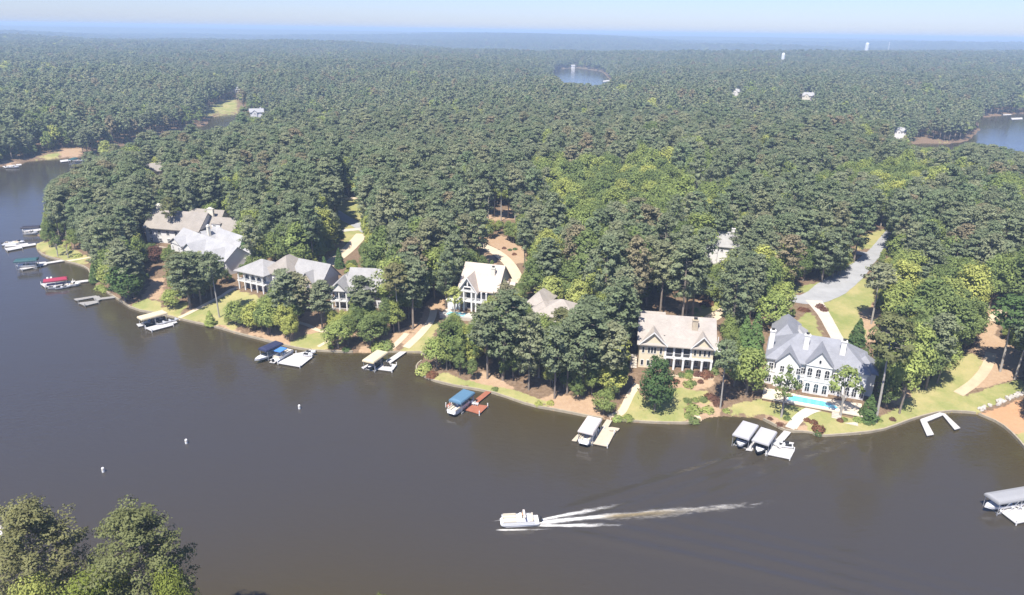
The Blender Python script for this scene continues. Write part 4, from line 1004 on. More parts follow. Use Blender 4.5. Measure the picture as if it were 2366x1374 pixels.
part(rk, 'bargeboard', 'trim', r)
for f in (.66, .8): column(r, f * W, -1.0, -3, 6.6, .4)
part(MB().box(.55 * W, .82 * W, .9, .95, 3.5, 6.4), 'porch_screen', 'screen', r); railing(r, .53 * W, .8 * W, -1.2, 3.45); railing(r, .05 * W, .5 * W, -1.42, 3.45)
window(r, .6 * W, .3, .16 * W, 2.2, 1.6)
wall(r, .86 * W, 1.4 * W, 2.5, 10, -3, 5.2, 'cream', 'side_wing'); gable(r, .86 * W, 1.4 * W, 2.2, 10.3, 5.2, 3.4, 'x', 'roof_peach', 'cream')
gable(r, 1.12 * W, 1.38 * W, 1.5, 6, 5.2, 2.4, 'y', 'roof_grey', 'white', .3); window(r, 1.18 * W, 2.6, 1.3, 1.7, 2.5); window(r, .92 * W, 2.6, 1.3, 1.7, 2.5)
chimney(r, .83 * W, 5.2, 8.5, 13.4, 1.3, 1.0, 'cream')
for yy in (4, 8): window(r, yy, 3.6, 1.1, 1.7, 0, 'l')
part(MB().box(-.35 * W, .6 * W, -7, -1.6, -4, -.25), 'pool_terrace', 'concrete', r); part(MB().box(-.2 * W, .3 * W, -6, -3.5, -.24, -.18), 'pool_water', 'pool', r)
railing(r, -.35 * W, .6 * W, -7, -.25); part(MB().box(-.3 * W, -.02 * W, -1.6, 2, -3, 2.9).box(-.34 * W, .0, -1.9, 2, 2.9, 3.2), 'side_porch', 'trim', r)

# the house of which the trees leave only the roof
r, W = house('hidden', 'roof_house', 'house mostly hidden by pines with only its beige-grey hip roofs showing')
wall(r, .3 * W, W, 1, 13, -3, 4.8, 'cream'); hip(r, .3 * W, W, 1, 13, 4.8, 3.9, 'roof_tan'); wall(r, 0, .34 * W, 7, 17, -3, 5.2, 'cream', 'left_wing'); hip(r, 0, .34 * W, 7, 17, 5.2, 3.6, 'roof_tan')
wall(r, .2 * W, .4 * W, 4, 8, -3, 4.6, 'cream', 'link'); hip(r, .16 * W, .5 * W, 3, 10, 4.7, 2.6, 'roof_tan')
for f in (.4, .55, .7, .85): window(r, f * W, 2.6, 1.2, 1.5, 1); window(r, f * W, -.2, 1.2, 1.8, 1)

# grey house with the two-level balcony
r, W = house('balcony', 'balcony_house', 'pale house with light grey roof and two-level white balcony under a front gable')
wall(r, 0, W, 2.8, 13, -3, 6.6, 'greywall'); gable(r, .28 * W, W, 1.5, 14, 6.6, 5.2, 'x', 'roof_grey', 'white')
gable(r, .0, .34 * W, -1.2, 9, 6.6, 3.0, 'y', 'roof_grey', 'white', .5); hip(r, -.2, .4 * W, 2.8, 13, 6.6, 3.4, 'roof_grey')
for z0 in (-.3, 3.2): part(MB().box(-.1, .34 * W, -.9, 2.8, z0 - .3, z0), 'balcony_floor', 'trim', r)
for f in (.03, .17, .31): column(r, f * W, -.7, -3.2, 6.4, .4)
part(MB().box(0, .34 * W, -.95, -.55, 6.2, 6.6), 'beam', 'trim', r); railing(r, 0, .34 * W, -.8, 3.2); railing(r, 0, .34 * W, -.8, -.3)
for f in (.05, .19): window(r, f * W, 3.4, 1.5, 2.1, 2.8, gm='screen'); window(r, f * W, 0, 1.5, 2.1, 2.8, gm='screen')
for f in (.42, .56, .7, .85): window(r, f * W, 3.4, 1.2, 1.8, 2.8); window(r, f * W, .2, 1.2, 2.0, 2.8)
gable(r, .5 * W, .74 * W, -.0, 6, 6.6, 2.6, 'y', 'roof_grey', 'white', .4); wall(r, .5 * W, .74 * W, .6, 2.8, -3, 6.6, 'greywall', 'front_bay')
chimney(r, .93 * W, 6, 9, 13.4, 1.6, 1.2, 'trim'); wall(r, W, W + 4.5, 3, 9, -3, 3.2, 'white', 'sun_room'); hip(r, W, W + 4.5, 3, 9, 3.2, 1.8, 'roof_grey')

# white house with the columned corner porch
r, W = house('columns', 'porch_house', 'white house with columned two-storey corner porch and grey hip roofs')
wall(r, .0, .46 * W, 2.6, 12, -3, 6.6, 'white'); hip(r, -.2, .47 * W, -.2, 12.4, 6.6, 3.6, 'roof_grey')
for k in range(5): column(r, .02 * W + .41 * W * k / 4, .1, -2.5, 6.3, .42)
for z0 in (-.2, 3.2): part(MB().box(-.1, .46 * W, -.1, 2.6, z0 - .35, z0), 'porch_floor', 'trim', r)
railing(r, 0, .44 * W, .0, 3.2); part(MB().box(0, .45 * W, -.1, .3, 6.15, 6.58), 'porch_beam', 'trim', r)
for k in range(4): window(r, .05 * W + .1 * W * k, 3.3, 1.3, 2.3, 2.6, gm='screen'); window(r, .05 * W + .1 * W * k, -.1, 1.3, 2.3, 2.6, gm='screen')
wall(r, .4 * W, .75 * W, 3, 15, -3, 6.8, 'white', 'centre_block'); hip(r, .35 * W, .76 * W, 3, 16, 6.8, 5.4, 'roof_brown')
wall(r, .72 * W, 1.18 * W, 6, 15, -3, 6.2, 'greywall', 'garage_wing'); gable(r, .72 * W, 1.2 * W, 6, 15, 6.2, 4.8, 'x', 'roof_grey', 'greywall'); gable(r, .9 * W, 1.1 * W, 4.6, 10, 5.6, 3.2, 'y', 'roof_grey', 'tanstone', .4)
wall(r, .92 * W, 1.08 * W, 5, 6, -3, 5.6, 'tanstone', 'stone_bay'); window(r, .98 * W, 2.8, 1.4, 1.8, 5)
for f in (.5, .6): window(r, f * W, 3.6, 1.2, 1.8, 3); window(r, f * W, .2, 1.2, 1.8, 3)
for yy in (4, 8): window(r, yy, 3.4, 1.2, 1.8, 0, 'l'); window(r, yy, .2, 1.2, 1.8, 0, 'l')

# pale house of many gables
r, W = house('manygable', 'many_gabled_house', 'white house with pale grey roof broken into many small front gables')
wall(r, 0, W, 1, 11, -3, 5.6, 'white'); gable(r, 0, W, 1, 11, 5.6, 4.0, 'x', 'roof_pale', 'white')
for x0, x1, y0, rs in ((.02, .26, -.6, 2.4), (.36, .62, -2.2, 3.2), (.70, .98, -4.5, 3.0)):
    wall(r, x0 * W, x1 * W, y0, 1, -4, 5.6, 'white', 'front_bay'); gable(r, x0 * W, x1 * W, y0 - .3, 7, 5.6, rs, 'y', 'roof_pale', 'white', .45)
    n = 2 if x1 - x0 < .25 else 3
    for k in range(n): window(r, (x0 + (x1 - x0) * (k + .3) / n) * W, 3.0, 1.0, 1.6, y0); window(r, (x0 + (x1 - x0) * (k + .3) / n) * W, .0, 1.0, 1.7, y0)
wall(r, .2 * W, .75 * W, 11, 19, -3, 5.4, 'white', 'rear_block'); gable(r, .2 * W, .78 * W, 10, 19, 5.4, 4.6, 'x', 'roof_pale', 'white'); gable(r, .1 * W, .4 * W, 8, 16, 5.4, 4.2, 'y', 'roof_pale', 'white', .4)
wall(r, .75 * W, 1.05 * W, 9, 15, -3, 4.6, 'white', 'garage'); hip(r, .75 * W, 1.05 * W, 9, 15, 4.6, 2.6, 'roof_pale')
chimney(r, .3 * W, 10, 7, 12, 1.3, 1.0, 'cream', 'trim')

# long tan-roofed house
r, W = house('longroof', 'long_house', 'large white house with long tan shingle roof and stout end chimney')
wall(r, 0, .72 * W, 0, 13, -3, 6.4, 'white'); gable(r, 0, .78 * W, -.5, 14, 6.4, 5.6, 'x', 'roof_brown', 'white')
wall(r, .7 * W, 1.16 * W, 4, 13, -3, 5.4, 'white', 'right_block'); gable(r, .72 * W, 1.18 * W, 3.6, 14, 5.4, 4.6, 'x', 'roof_brown', 'white')
wall(r, .86 * W, .98 * W, 5, 8, 6.6, 8.2, 'trim', 'dormer'); hip(r, .86 * W, .98 * W, 5, 8, 8.2, .7, 'roof_brown', .2); window(r, .88 * W, 7.0, 1.4, .8, 5)
wall(r, -.08 * W, .1 * W, 6, 16, -3, 5.6, 'white', 'left_wing'); hip(r, -.08 * W, .12 * W, 6, 17, 5.6, 3.2, 'roof_brown'); wall(r, .3 * W, .75 * W, 14, 22, -3, 6, 'white', 'rear_wing'); gable(r, .3 * W, .78 * W, 14, 23, 6, 4.4, 'x', 'roof_brown', 'white')
chimney(r, .06 * W, 8, 6, 14, 2.2, 1.4, 'cream', 'cream'); chimney(r, .66 * W, 15, 8, 12, 2.6, 1.0, 'cream', 'cream')
for f in (.05, .18, .3, .42, .55, .66): window(r, f * W, 3.3, 1.4, 2.0, 0, gm='screen' if f < .25 else 'glass'); window(r, f * W, -.1, 1.4, 2.0, 0)
for f in (.8, .9, 1.0, 1.08): window(r, f * W, 3.1, 1.2, 1.2, 4); window(r, f * W, .2, 1.2, 1.7, 4)
for yy in (3, 6, 9): window(r, yy, 3.2, 1.1, 1.8, 0, 'l'); window(r, yy, 0, 1.1, 1.8, 0, 'l')
part(MB().box(-2, .4 * W, -4, 0, -4, -.6), 'terrace', 'concrete', r)

# ------------------------------------------------------------------ docks, boat lifts and boats
def local(root, pts, z=None):
    c, s_ = math.cos(root.rotation_euler[2]), math.sin(root.rotation_euler[2]); o = []
    for p in pts:
        dx, dy = p[0] - root.location[0], p[1] - root.location[1]
        o.append((dx * c + dy * s_, -dx * s_ + dy * c))
    return o
def dock(label, polys, mt, z=.55, name='dock', pilings=True, pm='trim'):
    """polys: deck outlines in photo pixels on the deck plane"""
    W_ = [[at_z(a, b, z)[:2] for a, b in P] for P in polys]
    c = np.mean(np.array(W_[0]), 0); r = empty(name, (c[0], c[1], 0), 0, label, 'dock', 'private docks along the shore')
    for i, P in enumerate(W_):
        L = [(p[0] - c[0], p[1] - c[1]) for p in P]; cc = np.mean(np.array(L), 0)
        part(MB().prism(L, z - .16 - .004 * i, z - .004 * i), 'gangway' if i and len(polys) > 1 and i == len(polys) - 1 else 'deck', mt, r)
        part(MB().prism([tuple(cc + (np.array(p) - cc) * .95) for p in L], -.25, z - .165 - .004 * i), 'float', 'deck_side', r)
        if pilings and i == 0:
            for p in L:
                q = np.array(cc) + (np.array(p) - cc) * .96
                part(MB().tube((q[0], q[1], -1.2), (q[0], q[1], z + .75), .13, .13, 7), 'piling', pm, r)
    return r
def canopy(label, A, B, width, mt, zc=2.9, posts=True):
    """A near end, B far end of the cover, in photo pixels at its edge height"""
    p, q = at_z(A[0], A[1], zc), at_z(B[0], B[1], zc); rz, L = frame_from(p, q); w = width / 2
    r = empty('boat_lift', (p[0], p[1], 0), rz, label, 'boat lift', 'covered boat lifts')
    R0 = [(0, -w), (L, -w), (L, w), (0, w)]; i1, i2 = .12, .55
    lv = [(0, 0, 0.0), (0, 0, .32), (i1, .18, .62), (i2, w * .55, .86)]
    vs = []
    for (a, b, dz) in lv: vs += [(a, -w + b, zc + dz), (L - a, -w + b, zc + dz), (L - a, w - b, zc + dz), (a, w - b, zc + dz)]
    fs = []
    for k in range(3): fs += [(k * 4 + j, k * 4 + (j + 1) % 4, (k + 1) * 4 + (j + 1) % 4, (k + 1) * 4 + j) for j in range(4)]
    fs += [(12, 13, 14, 15)]
    part(MB().add(vs, fs), 'canopy', mt, r)
    fr = MB()
    for yy in (-w + .08, w - .08): fr.tube((.1, yy, zc + .1), (L - .1, yy, zc + .1), .05, .05, 5)
    part(fr, 'canopy_frame', 'metal', r)
    for xx in (.5, L / 2, L - .5):
        for yy in (-w + .12, w - .12): part(MB().tube((xx, yy, -1.2), (xx, yy, zc + .2), .07, .07, 6), 'post', 'metal', r)
    lb = MB().box(.6, L - .6, -w + .3, -w + .45, .05, .25).box(.6, L - .6, w - .45, w - .3, .05, .25).box(1.2, 1.4, -w + .3, w - .3, .0, .12).box(L - 1.4, L - 1.2, -w + .3, w - .3, .0, .12)
    part(lb, 'lift_cradle', 'metal', r)
    return r, p, rz, L
def hull_mesh(L, beam, depth, z0, bow=1.0):
    xs = [0, .25, .5, .72, .88, 1.0]; wf = [.86, .97, 1.0, .9, .6, .06]; ks = [0, 0, 0, .06, .28, .75]
    vs = []; n = len(xs)
    for x, w_, k in zip(xs, wf, ks):
        b = beam / 2 * w_; sh = .12 * (x ** 2)
        vs += [(x * L, 0, z0 + depth * k), (x * L, -b * .8, z0 + depth * (.3 + .6 * k)), (x * L, -b, z0 + depth + sh), (x * L, -b * .86, z0 + depth + sh), (x * L, b * .86, z0 + depth + sh), (x * L, b, z0 + depth + sh), (x * L, b * .8, z0 + depth * (.3 + .6 * k))]
    fs = []
    for i in range(n - 1):
        for j in range(7):
            if j == 3: continue
            fs.append((i * 7 + j, i * 7 + (j + 1) % 7, (i + 1) * 7 + (j + 1) % 7, (i + 1) * 7 + j))
    fs.append((0, 1, 2, 3, 4, 5, 6))
    mb = MB().add(vs, [f[::-1] for f in fs[:-1]] + [fs[-1]])
    return mb
def motorboat(label, loc, rz, L=6.4, beam=2.4, z0=.3, hm='hull', bimini=None):
    r = empty('motorboat', (loc[0], loc[1], 0), rz, label, 'boat', 'boats kept at the docks')
    part(hull_mesh(L, beam, .95, z0), 'hull', hm, r)
    part(MB().box(.5, L * .68, -beam * .40, beam * .40, z0 + .35, z0 + .45), 'cockpit_floor', 'seat', r)
    part(MB().prism([(L * .66, -beam * .40), (L * .84, -beam * .27), (L * .985, 0), (L * .84, beam * .27), (L * .66, beam * .40)], z0 + .93, z0 + 1.06), 'foredeck', 'hull', r)
    part(MB().box(.5, 1.1, -beam * .38, beam * .38, z0 + .45, z0 + .95), 'stern_seat', 'seat', r)
    for yy in (-.45, .45): part(MB().box(L * .42, L * .5, yy - .25, yy + .25, z0 + .45, z0 + 1.0).box(L * .40, L * .425, yy - .25, yy + .25, z0 + .9, z0 + 1.4), 'seat', 'seat', r)
    part(MB().extr_y([(L * .62, z0 + 1.0), (L * .66, z0 + 1.0), (L * .6, z0 + 1.5), (L * .58, z0 + 1.5)], -beam * .38, beam * .38), 'windshield', 'glass', r)
    part(MB().box(-.5, -.05, -.22, .22, z0 + .3, z0 + 1.35), 'outboard_motor', 'black', r)
    if bimini:
        part(MB().box(L * .25, L * .62, -beam * .45, beam * .45, z0 + 2.45, z0 + 2.53), 'bimini_top', bimini, r)
        for xx in (L * .27, L * .6):
            for yy in (-beam * .43, beam * .43): part(MB().tube((L * .43, yy, z0 + .9), (xx, yy, z0 + 2.46), .03, .03, 4), 'bimini_bow', 'metal', r)
    return r
def pontoon(label, loc, rz, L=7.8, beam=2.6, z0=.1, top=None, group='boats kept at the docks', name='pontoon_boat'):
    """bow towards +x"""
    r = empty(name, (loc[0], loc[1], 0), rz, label, 'boat', group)
    for yy in (-beam * .36, beam * .36):
        mb = MB().tube((.1, yy, z0 + .25), (L * .86, yy, z0 + .25), .33, .33, 10).tube((L * .86, yy, z0 + .25), (L * .99, yy, z0 + .5), .33, .06, 10)
        part(mb, 'pontoon', 'metal', r, True)
    part(MB().prism([(-.1, -beam / 2), (L * .93, -beam / 2), (L, -beam * .32), (L, beam * .32), (L * .93, beam / 2), (-.1, beam / 2)], z0 + .58, z0 + .74), 'deck', 'hull', r)
    for yy, s_ in ((-beam / 2, 1), (beam / 2, -1)):
        part(MB().box(.9, L * .93, min(yy, yy + s_ * .07), max(yy, yy + s_ * .07), z0 + .84, z0 + 1.28), 'fence_panel', 'hull', r)
        part(MB().box(.85, L * .95, min(yy, yy + s_ * .09), max(yy, yy + s_ * .09), z0 + 1.28, z0 + 1.35), 'fence_rail', 'metal', r)
        part(MB().box(L * .58, L * .92, min(yy + s_ * .1, yy + s_ * .75), max(yy + s_ * .1, yy + s_ * .75), z0 + .74, z0 + 1.18).box(L * .58, L * .92, min(yy + s_ * .1, yy + s_ * .28), max(yy + s_ * .1, yy + s_ * .28), z0 + 1.18, z0 + 1.55), 'bench', 'seat', r)
    part(MB().box(L * .93, L * .95, -beam / 2, beam / 2, z0 + .84, z0 + 1.28), 'bow_gate', 'hull', r)
    part(MB().box(1.0, 1.7, -beam * .42, beam * .42, z0 + .74, z0 + 1.2).box(1.0, 1.2, -beam * .42, beam * .42, z0 + 1.2, z0 + 1.6), 'stern_lounge', 'seat', r)
    part(MB().extr_y([(L * .42, z0 + .74), (L * .52, z0 + .74), (L * .52, z0 + 1.35), (L * .47, z0 + 1.7), (L * .43, z0 + 1.6)], -beam * .44, -beam * .1), 'helm_console', 'hull', r)
    part(MB().box(L * .33, L * .4, -beam * .4, -beam * .15, z0 + .74, z0 + 1.25).box(L * .32, L * .345, -beam * .4, -beam * .15, z0 + 1.25, z0 + 1.75), 'helm_seat', 'seat', r)
    part(MB().box(-.75, -.2, -.24, .24, z0 + .2, z0 + 1.3).box(-.55, -.3, -.08, .08, z0 - .4, z0 + .2), 'outboard_motor', 'black', r)
    if top:
        part(MB().prism([(L * .2, -beam * .48), (L * .62, -beam * .48), (L * .62, beam * .48), (L * .2, beam * .48)], z0 + 2.75, z0 + 2.85), 'bimini_top', top, r)
        for xx in (L * .22, L * .6):
            for yy in (-beam * .46, beam * .46): part(MB().tube((L * .41, yy, z0 + 1.5), (xx, yy, z0 + 2.76), .03, .03, 4), 'bimini_bow', 'metal', r)
    return r
def jetski(label, loc, rz, z0=.35, hm='hull'):
    r = empty('jet_ski', (loc[0], loc[1], 0), rz, label, 'jet ski', 'jet skis parked on docks')
    part(hull_mesh(3.1, 1.15, .55, z0), 'hull', hm, r)
    part(MB().extr_y([(.3, z0 + .5), (1.9, z0 + .5), (1.75, z0 + .85), (1.0, z0 + .82), (.4, z0 + .95)], -.25, .25), 'seat', 'black', r)
    part(MB().extr_y([(1.8, z0 + .5), (2.7, z0 + .6), (2.1, z0 + 1.0), (1.8, z0 + 1.05)], -.32, .32), 'cowling', hm, r)
    part(MB().tube((1.85, -.4, z0 + 1.12), (1.85, .4, z0 + 1.12), .03, .03, 5), 'handlebar', 'black', r)
    return r
def chair(label, loc, rz, z=.56, mt='trim', nm='deck_chair'):
    r = empty(nm, (loc[0], loc[1], z), rz, label, 'chair', 'white chairs on the docks')
    part(MB().box(-.3, .3, -.3, .32, .36, .43), 'seat', mt, r)
    part(MB().extr_x([(.28, .4), (.36, .4), (.62, 1.12), (.54, 1.12)], -.3, .3), 'backrest', mt, r)
    for x in (-.33, .33):
        part(MB().box(x - .06, x + .06, -.36, .4, .6, .65), 'armrest', mt, r)
        for y in (-.28, .36): part(MB().box(x - .035, x + .035, y - .035, y + .035, 0, .6), 'leg', mt, r)
    return r
def under(p, rz, L, off=0.0, lat=0.0):
    """start point below a lift cover"""
    return (p[0] + math.cos(rz) * off - math.sin(rz) * lat, p[1] + math.sin(rz) * off + math.cos(rz) * lat)
def flip(p, rz, L): return (p[0] + math.cos(rz) * L, p[1] + math.sin(rz) * L), rz + math.pi

# dock with the black cover at the tip
dock('white dock beside the black covered lift at the wooded tip', [[(52, 533), (98, 527), (98, 531), (54, 538)]], M['deck_white'])
l, p, rz, L = canopy('boat lift under a flat black cover at the wooded tip', (50, 527), (94, 525), 3.0, 'cnv_black', 2.8)
motorboat('small white motorboat moored beside the black covered lift', at_z(56, 541)[:2], 0.1, 6, 2.2, .05)
# white dock on the tip
dock('white dock with angled gangway at the lawn on the wooded tip', [[(11, 573), (50, 567), (52, 572), (16, 579)], [(12, 566), (64, 561), (68, 566), (12, 569)], [(50, 566), (82, 561), (83, 565), (52, 570)]], M['deck_white'])
pontoon('white pontoon boat with reddish cover moored at the tip dock', at_z(9, 567)[:2], .05, 6.5, 2.4, .1)
motorboat('white motorboat docked at the inner side of the tip dock', at_z(27, 563)[:2], .1, 5.5, 2.2, .1)
# dark teal cover
dock('white dock with long gangway under the dark teal cover', [[(44, 617), (90, 609), (94, 614), (50, 623)], [(84, 606), (106, 604), (108, 611), (90, 614)], [(104, 606), (152, 598), (150, 602), (106, 609)]], M['deck_white'])
l, p, rz, L = canopy('boat lift under a long dark teal cover', (34, 604), (88, 600), 3.8, 'cnv_green', 3.0)
q, ra = flip(p, rz, L); motorboat('white motorboat stored under the dark teal cover', under(q, ra, L, 1.0), ra, 6.6, 2.4, .5)
# crimson cover
dock('white dock with long gangway and crimson covered lift', [[(93, 655), (170, 648), (175, 651), (103, 663)], [(100, 658), (207, 645), (206, 649), (104, 663)]], M['deck_white'])
l, p, rz, L = canopy('boat lift under a low crimson cover', (100, 651), (156, 644), 3.0, 'cnv_red', 2.0)
for k, (a, b) in enumerate(((112, 668), (128, 669), (142, 667))): jetski('white jet ski parked outside the crimson covered dock', at_z(a, b)[:2], .25 + .1 * k, .2)
motorboat('white runabout tied at the gangway of the crimson covered dock', at_z(150, 663)[:2], .3, 5.2, 2.1, .1)
chair('white chair on the dock behind the crimson cover', at_z(110, 648, .5)[:2], .4); chair('white chair on the dock behind the crimson cover', at_z(118, 647, .5)[:2], .3)
# weathered grey dock
dock('weathered grey U-shaped dock without a cover', [[(180, 699), (222, 694), (229, 698), (196, 706)], [(170, 690), (222, 682), (226, 685), (176, 694)], [(214, 685), (228, 683), (236, 690), (222, 697)], [(226, 688), (267, 683), (266, 687), (228, 692)]], M['deck_grey'], pm='deck_grey')
# cream cover at the columned house
dock('white dock at the end of the cream path below the columned corner-porch house', [[(335, 757), (385, 745), (402, 750), (350, 764)], [(315, 748), (328, 746), (334, 751), (320, 754)], [(380, 748), (404, 739), (410, 744), (386, 753)]], M['deck_white'])
l, p, rz, L = canopy('boat lift under a cream cover below the columned corner-porch house', (322, 738), (382, 722), 3.6, 'cnv_cream', 2.9)
q, ra = flip(p, rz, L); motorboat('dark-hulled motorboat stored under the cream cover below the columned corner-porch house', under(q, ra, L, .9), ra, 7, 2.5, .5, 'hull_dark')
for a, b in ((362, 751), (376, 747), (390, 744)): jetski('white jet ski parked on the dock below the columned corner-porch house', at_z(a, b, .5)[:2], .5, .6)
# navy cover
dock('white dock with the navy covered lift and blue-topped pontoon boat', [[(640, 838), (684, 815), (714, 814), (722, 824), (693, 847)], [(676, 817), (704, 812), (716, 820), (700, 826)], [(690, 818), (728, 802), (736, 806), (704, 822)], [(622, 836), (652, 820), (658, 822), (634, 838)]], M['deck_white'])
l, p, rz, L = canopy('boat lift under a navy cover', (606, 811), (646, 793), 3.4, 'cnv_navy', 3.0)
q, ra = flip(p, rz, L); motorboat('white cruiser stored under the navy cover with its bow out', under(q, ra, L, .2), ra, 9.2, 2.7, .5)
q = at_z(634, 838)[:2]; pontoon('pontoon boat with bright blue bimini top beside the navy cover', q, frame_from(q, at_z(668, 818)[:2])[0], 7.4, 2.5, .1, 'cnv_blue')
for a, b, t_ in ((700, 822, -.1), (706, 816, -.1)): jetski('white jet ski parked on the dock by the navy cover', at_z(a, b, .5)[:2], t_, .6)
# cream cover beside the cream path
dock('white dock with deck chairs beside the cream covered lift', [[(866, 852), (893, 838), (917, 842), (906, 857)], [(876, 847), (888, 834), (900, 838), (890, 851)], [(884, 838), (938, 802), (948, 806), (900, 840)]], M['deck_white'])
dock('narrow white finger dock outside the cream covered lift', [[(835, 848), (850, 841), (854, 844), (840, 852)]], M['deck_white'], pilings=False)
l, p, rz, L = canopy('boat lift under a cream cover by the deck with chairs', (850, 838), (884, 814), 3.8, 'cnv_cream', 2.9)
q, ra = flip(p, rz, L); motorboat('charcoal motorboat stored under the cream cover by the deck with chairs', under(q, ra, L, .8), ra, 6.8, 2.4, .5, 'hull_dark')
for k, (a, b) in enumerate(((889, 846), (895, 846), (901, 847))): chair('dark-seated deck chair on the dock beside the cream cover', at_z(a, b, .5)[:2], .4 + .3 * k, mt='deck_side')
# blue-grey cover and red-brown dock
dock('red-brown dock with gangway beside the blue-grey covered lift', [[(1066, 944), (1090, 932), (1128, 937), (1108, 956)], [(1076, 940), (1092, 924), (1102, 929), (1094, 938)], [(1088, 930), (1122, 903), (1135, 905), (1102, 932)]], M['deck_red'])
dock('narrow red-brown finger dock outside the blue-grey covered lift', [[(1030, 936), (1040, 930), (1044, 933), (1036, 942)]], M['deck_red'], pilings=True)
l, p, rz, L = canopy('boat lift under a blue-grey cover beside the red-brown dock', (1051, 931), (1084, 906), 3.7, 'cnv_teal', 3.0)
q, ra = flip(p, rz, L); pontoon('pontoon boat stored under the blue-grey cover', under(q, ra, L, .9), ra, 7.8, 2.6, .45)
for k, (a, b) in enumerate(((1094, 936), (1102, 937))): chair('white chair on the red-brown dock', at_z(a, b, .5)[:2], .8 + .4 * k)
r_ = empty('patio_umbrella', (at_z(1093, 931, .5)[0], at_z(1093, 931, .5)[1], .55), 0, 'closed white umbrella standing on the red-brown dock', 'umbrella')
part(MB().tube((0, 0, 0), (0, 0, 2.3), .04, .04, 6), 'pole', 'metal', r_); part(MB().tube((0, 0, .9), (0, 0, 2.2), .3, .08, 8), 'furled_canopy', 'cnv_white', r_); part(MB().tube((0, 0, 0), (0, 0, .12), .35, .3, 10), 'base', 'deck_side', r_)
# white cover by the beige house
dock('cream dock with two fingers below the beige house', [[(1363, 1023), (1382, 996), (1396, 990), (1420, 1000), (1404, 1031)], [(1390, 988), (1414, 986), (1432, 989), (1428, 994), (1398, 994)], [(1396, 996), (1424, 996), (1420, 1001), (1398, 1002)], [(1384, 994), (1402, 968), (1414, 971), (1400, 996)]], M['deck_cream'])
dock('narrow cream finger dock outside the white covered lift', [[(1321, 1017), (1334, 1003), (1340, 1004), (1332, 1019)]], M['deck_cream'], pilings=False)
l, p, rz, L = canopy('boat lift under a white cover below the beige house', (1352, 1002), (1374, 968), 3.7, 'cnv_white', 3.0)
q, ra = flip(p, rz, L); pontoon('white pontoon boat stored under the white cover below the beige house', under(q, ra, L, .9), ra, 7.8, 2.6, .45)
# two covers at the mansion
dock('large white dock with gangway below the white mansion', [[(1768, 1048), (1786, 1026), (1808, 1022), (1836, 1040), (1826, 1060)], [(1776, 1040), (1790, 1014), (1806, 1014), (1812, 1040)], [(1786, 1022), (1812, 994), (1828, 998), (1806, 1024)], [(1800, 1022), (1808, 1018), (1835, 1022), (1832, 1027)]], M['deck_white'])
dock('white finger dock between the two covered lifts of the white mansion', [[(1723, 1039), (1748, 1010), (1756, 1012), (1737, 1041)]], M['deck_white'], pilings=False)
l, p, rz, L = canopy('boat lift under the pale grey outer cover at the white mansion', (1711, 1012), (1734, 981), 3.9, 'cnv_grey', 3.0)
q, ra = flip(p, rz, L); motorboat('white motorboat with blue trim under the outer cover of the white mansion', under(q, ra, L, 1.0), ra, 7, 2.5, .5)
l, p, rz, L = canopy('boat lift under the pale inner cover nearest the mansion gangway', (1756, 1025), (1776, 996), 3.9, 'cnv_grey', 3.0)
q, ra = flip(p, rz, L); motorboat('motorboat with orange seats under the inner cover of the white mansion', under(q, ra, L, .9), ra, 7, 2.5, .5, 'hull_dark')
for k, (a, b, t_) in enumerate(((1806, 1034, 2.9), (1814, 1029, 2.9), (1820, 1036, 2.9))): jetski('white jet ski parked on the dock of the white mansion', at_z(a + 12, b, .5)[:2], t_, .6)
chair('white chair on the large dock of the white mansion', at_z(1800, 1036, .5)[:2], .5)
# U-shaped dock
dock('bare pale U-shaped dock off the lawn east of the white mansion', [[(2126, 970), (2140, 970), (2158, 1003), (2142, 1006)], [(2126, 968), (2172, 952), (2182, 957), (2138, 975)], [(2174, 953), (2184, 955), (2219, 988), (2206, 992)]], M['deck_white'], .6, pilings=False)
# dock at the far right
dock('white dock with chairs beside the grey ridged cover', [[(2309, 1179), (2366, 1170), (2420, 1162), (2440, 1190), (2348, 1209)]], M['deck_white'])
l, p, rz, L = canopy('boat lift under a grey ridged cover with cross-braced posts', (2290, 1155), (2400, 1136), 3.5, 'cnv_slate', 2.7)
br = MB()
for k in range(5):
    x0 = .5 + k * (L - 1) / 5; x1 = .5 + (k + 1) * (L - 1) / 5; br.tube((x0, -1.9, .7), (x1, -1.9, 2.9), .04, .04, 4)
part(br, 'cross_brace', 'metal', l)
q, ra = flip(p, rz, L); motorboat('pale blue and white motorboat poking out under the grey ridged cover', under(p, rz + 0, L, 8.4), rz + math.pi, 9.6, 2.5, .5)
for k, (a, b) in enumerate(((2338, 1176), (2350, 1174), (2357, 1176))): chair('white chair on the dock by the grey ridged cover', at_z(a, b, .5)[:2], .2 + .5 * k)
# bottom-left lift, mostly behind the foreground tree
l, p, rz, L = canopy('white boat lift cover showing beside the big foreground tree', (-60, 1245), (14, 1228), 3.6, 'cnv_white', 3.0)
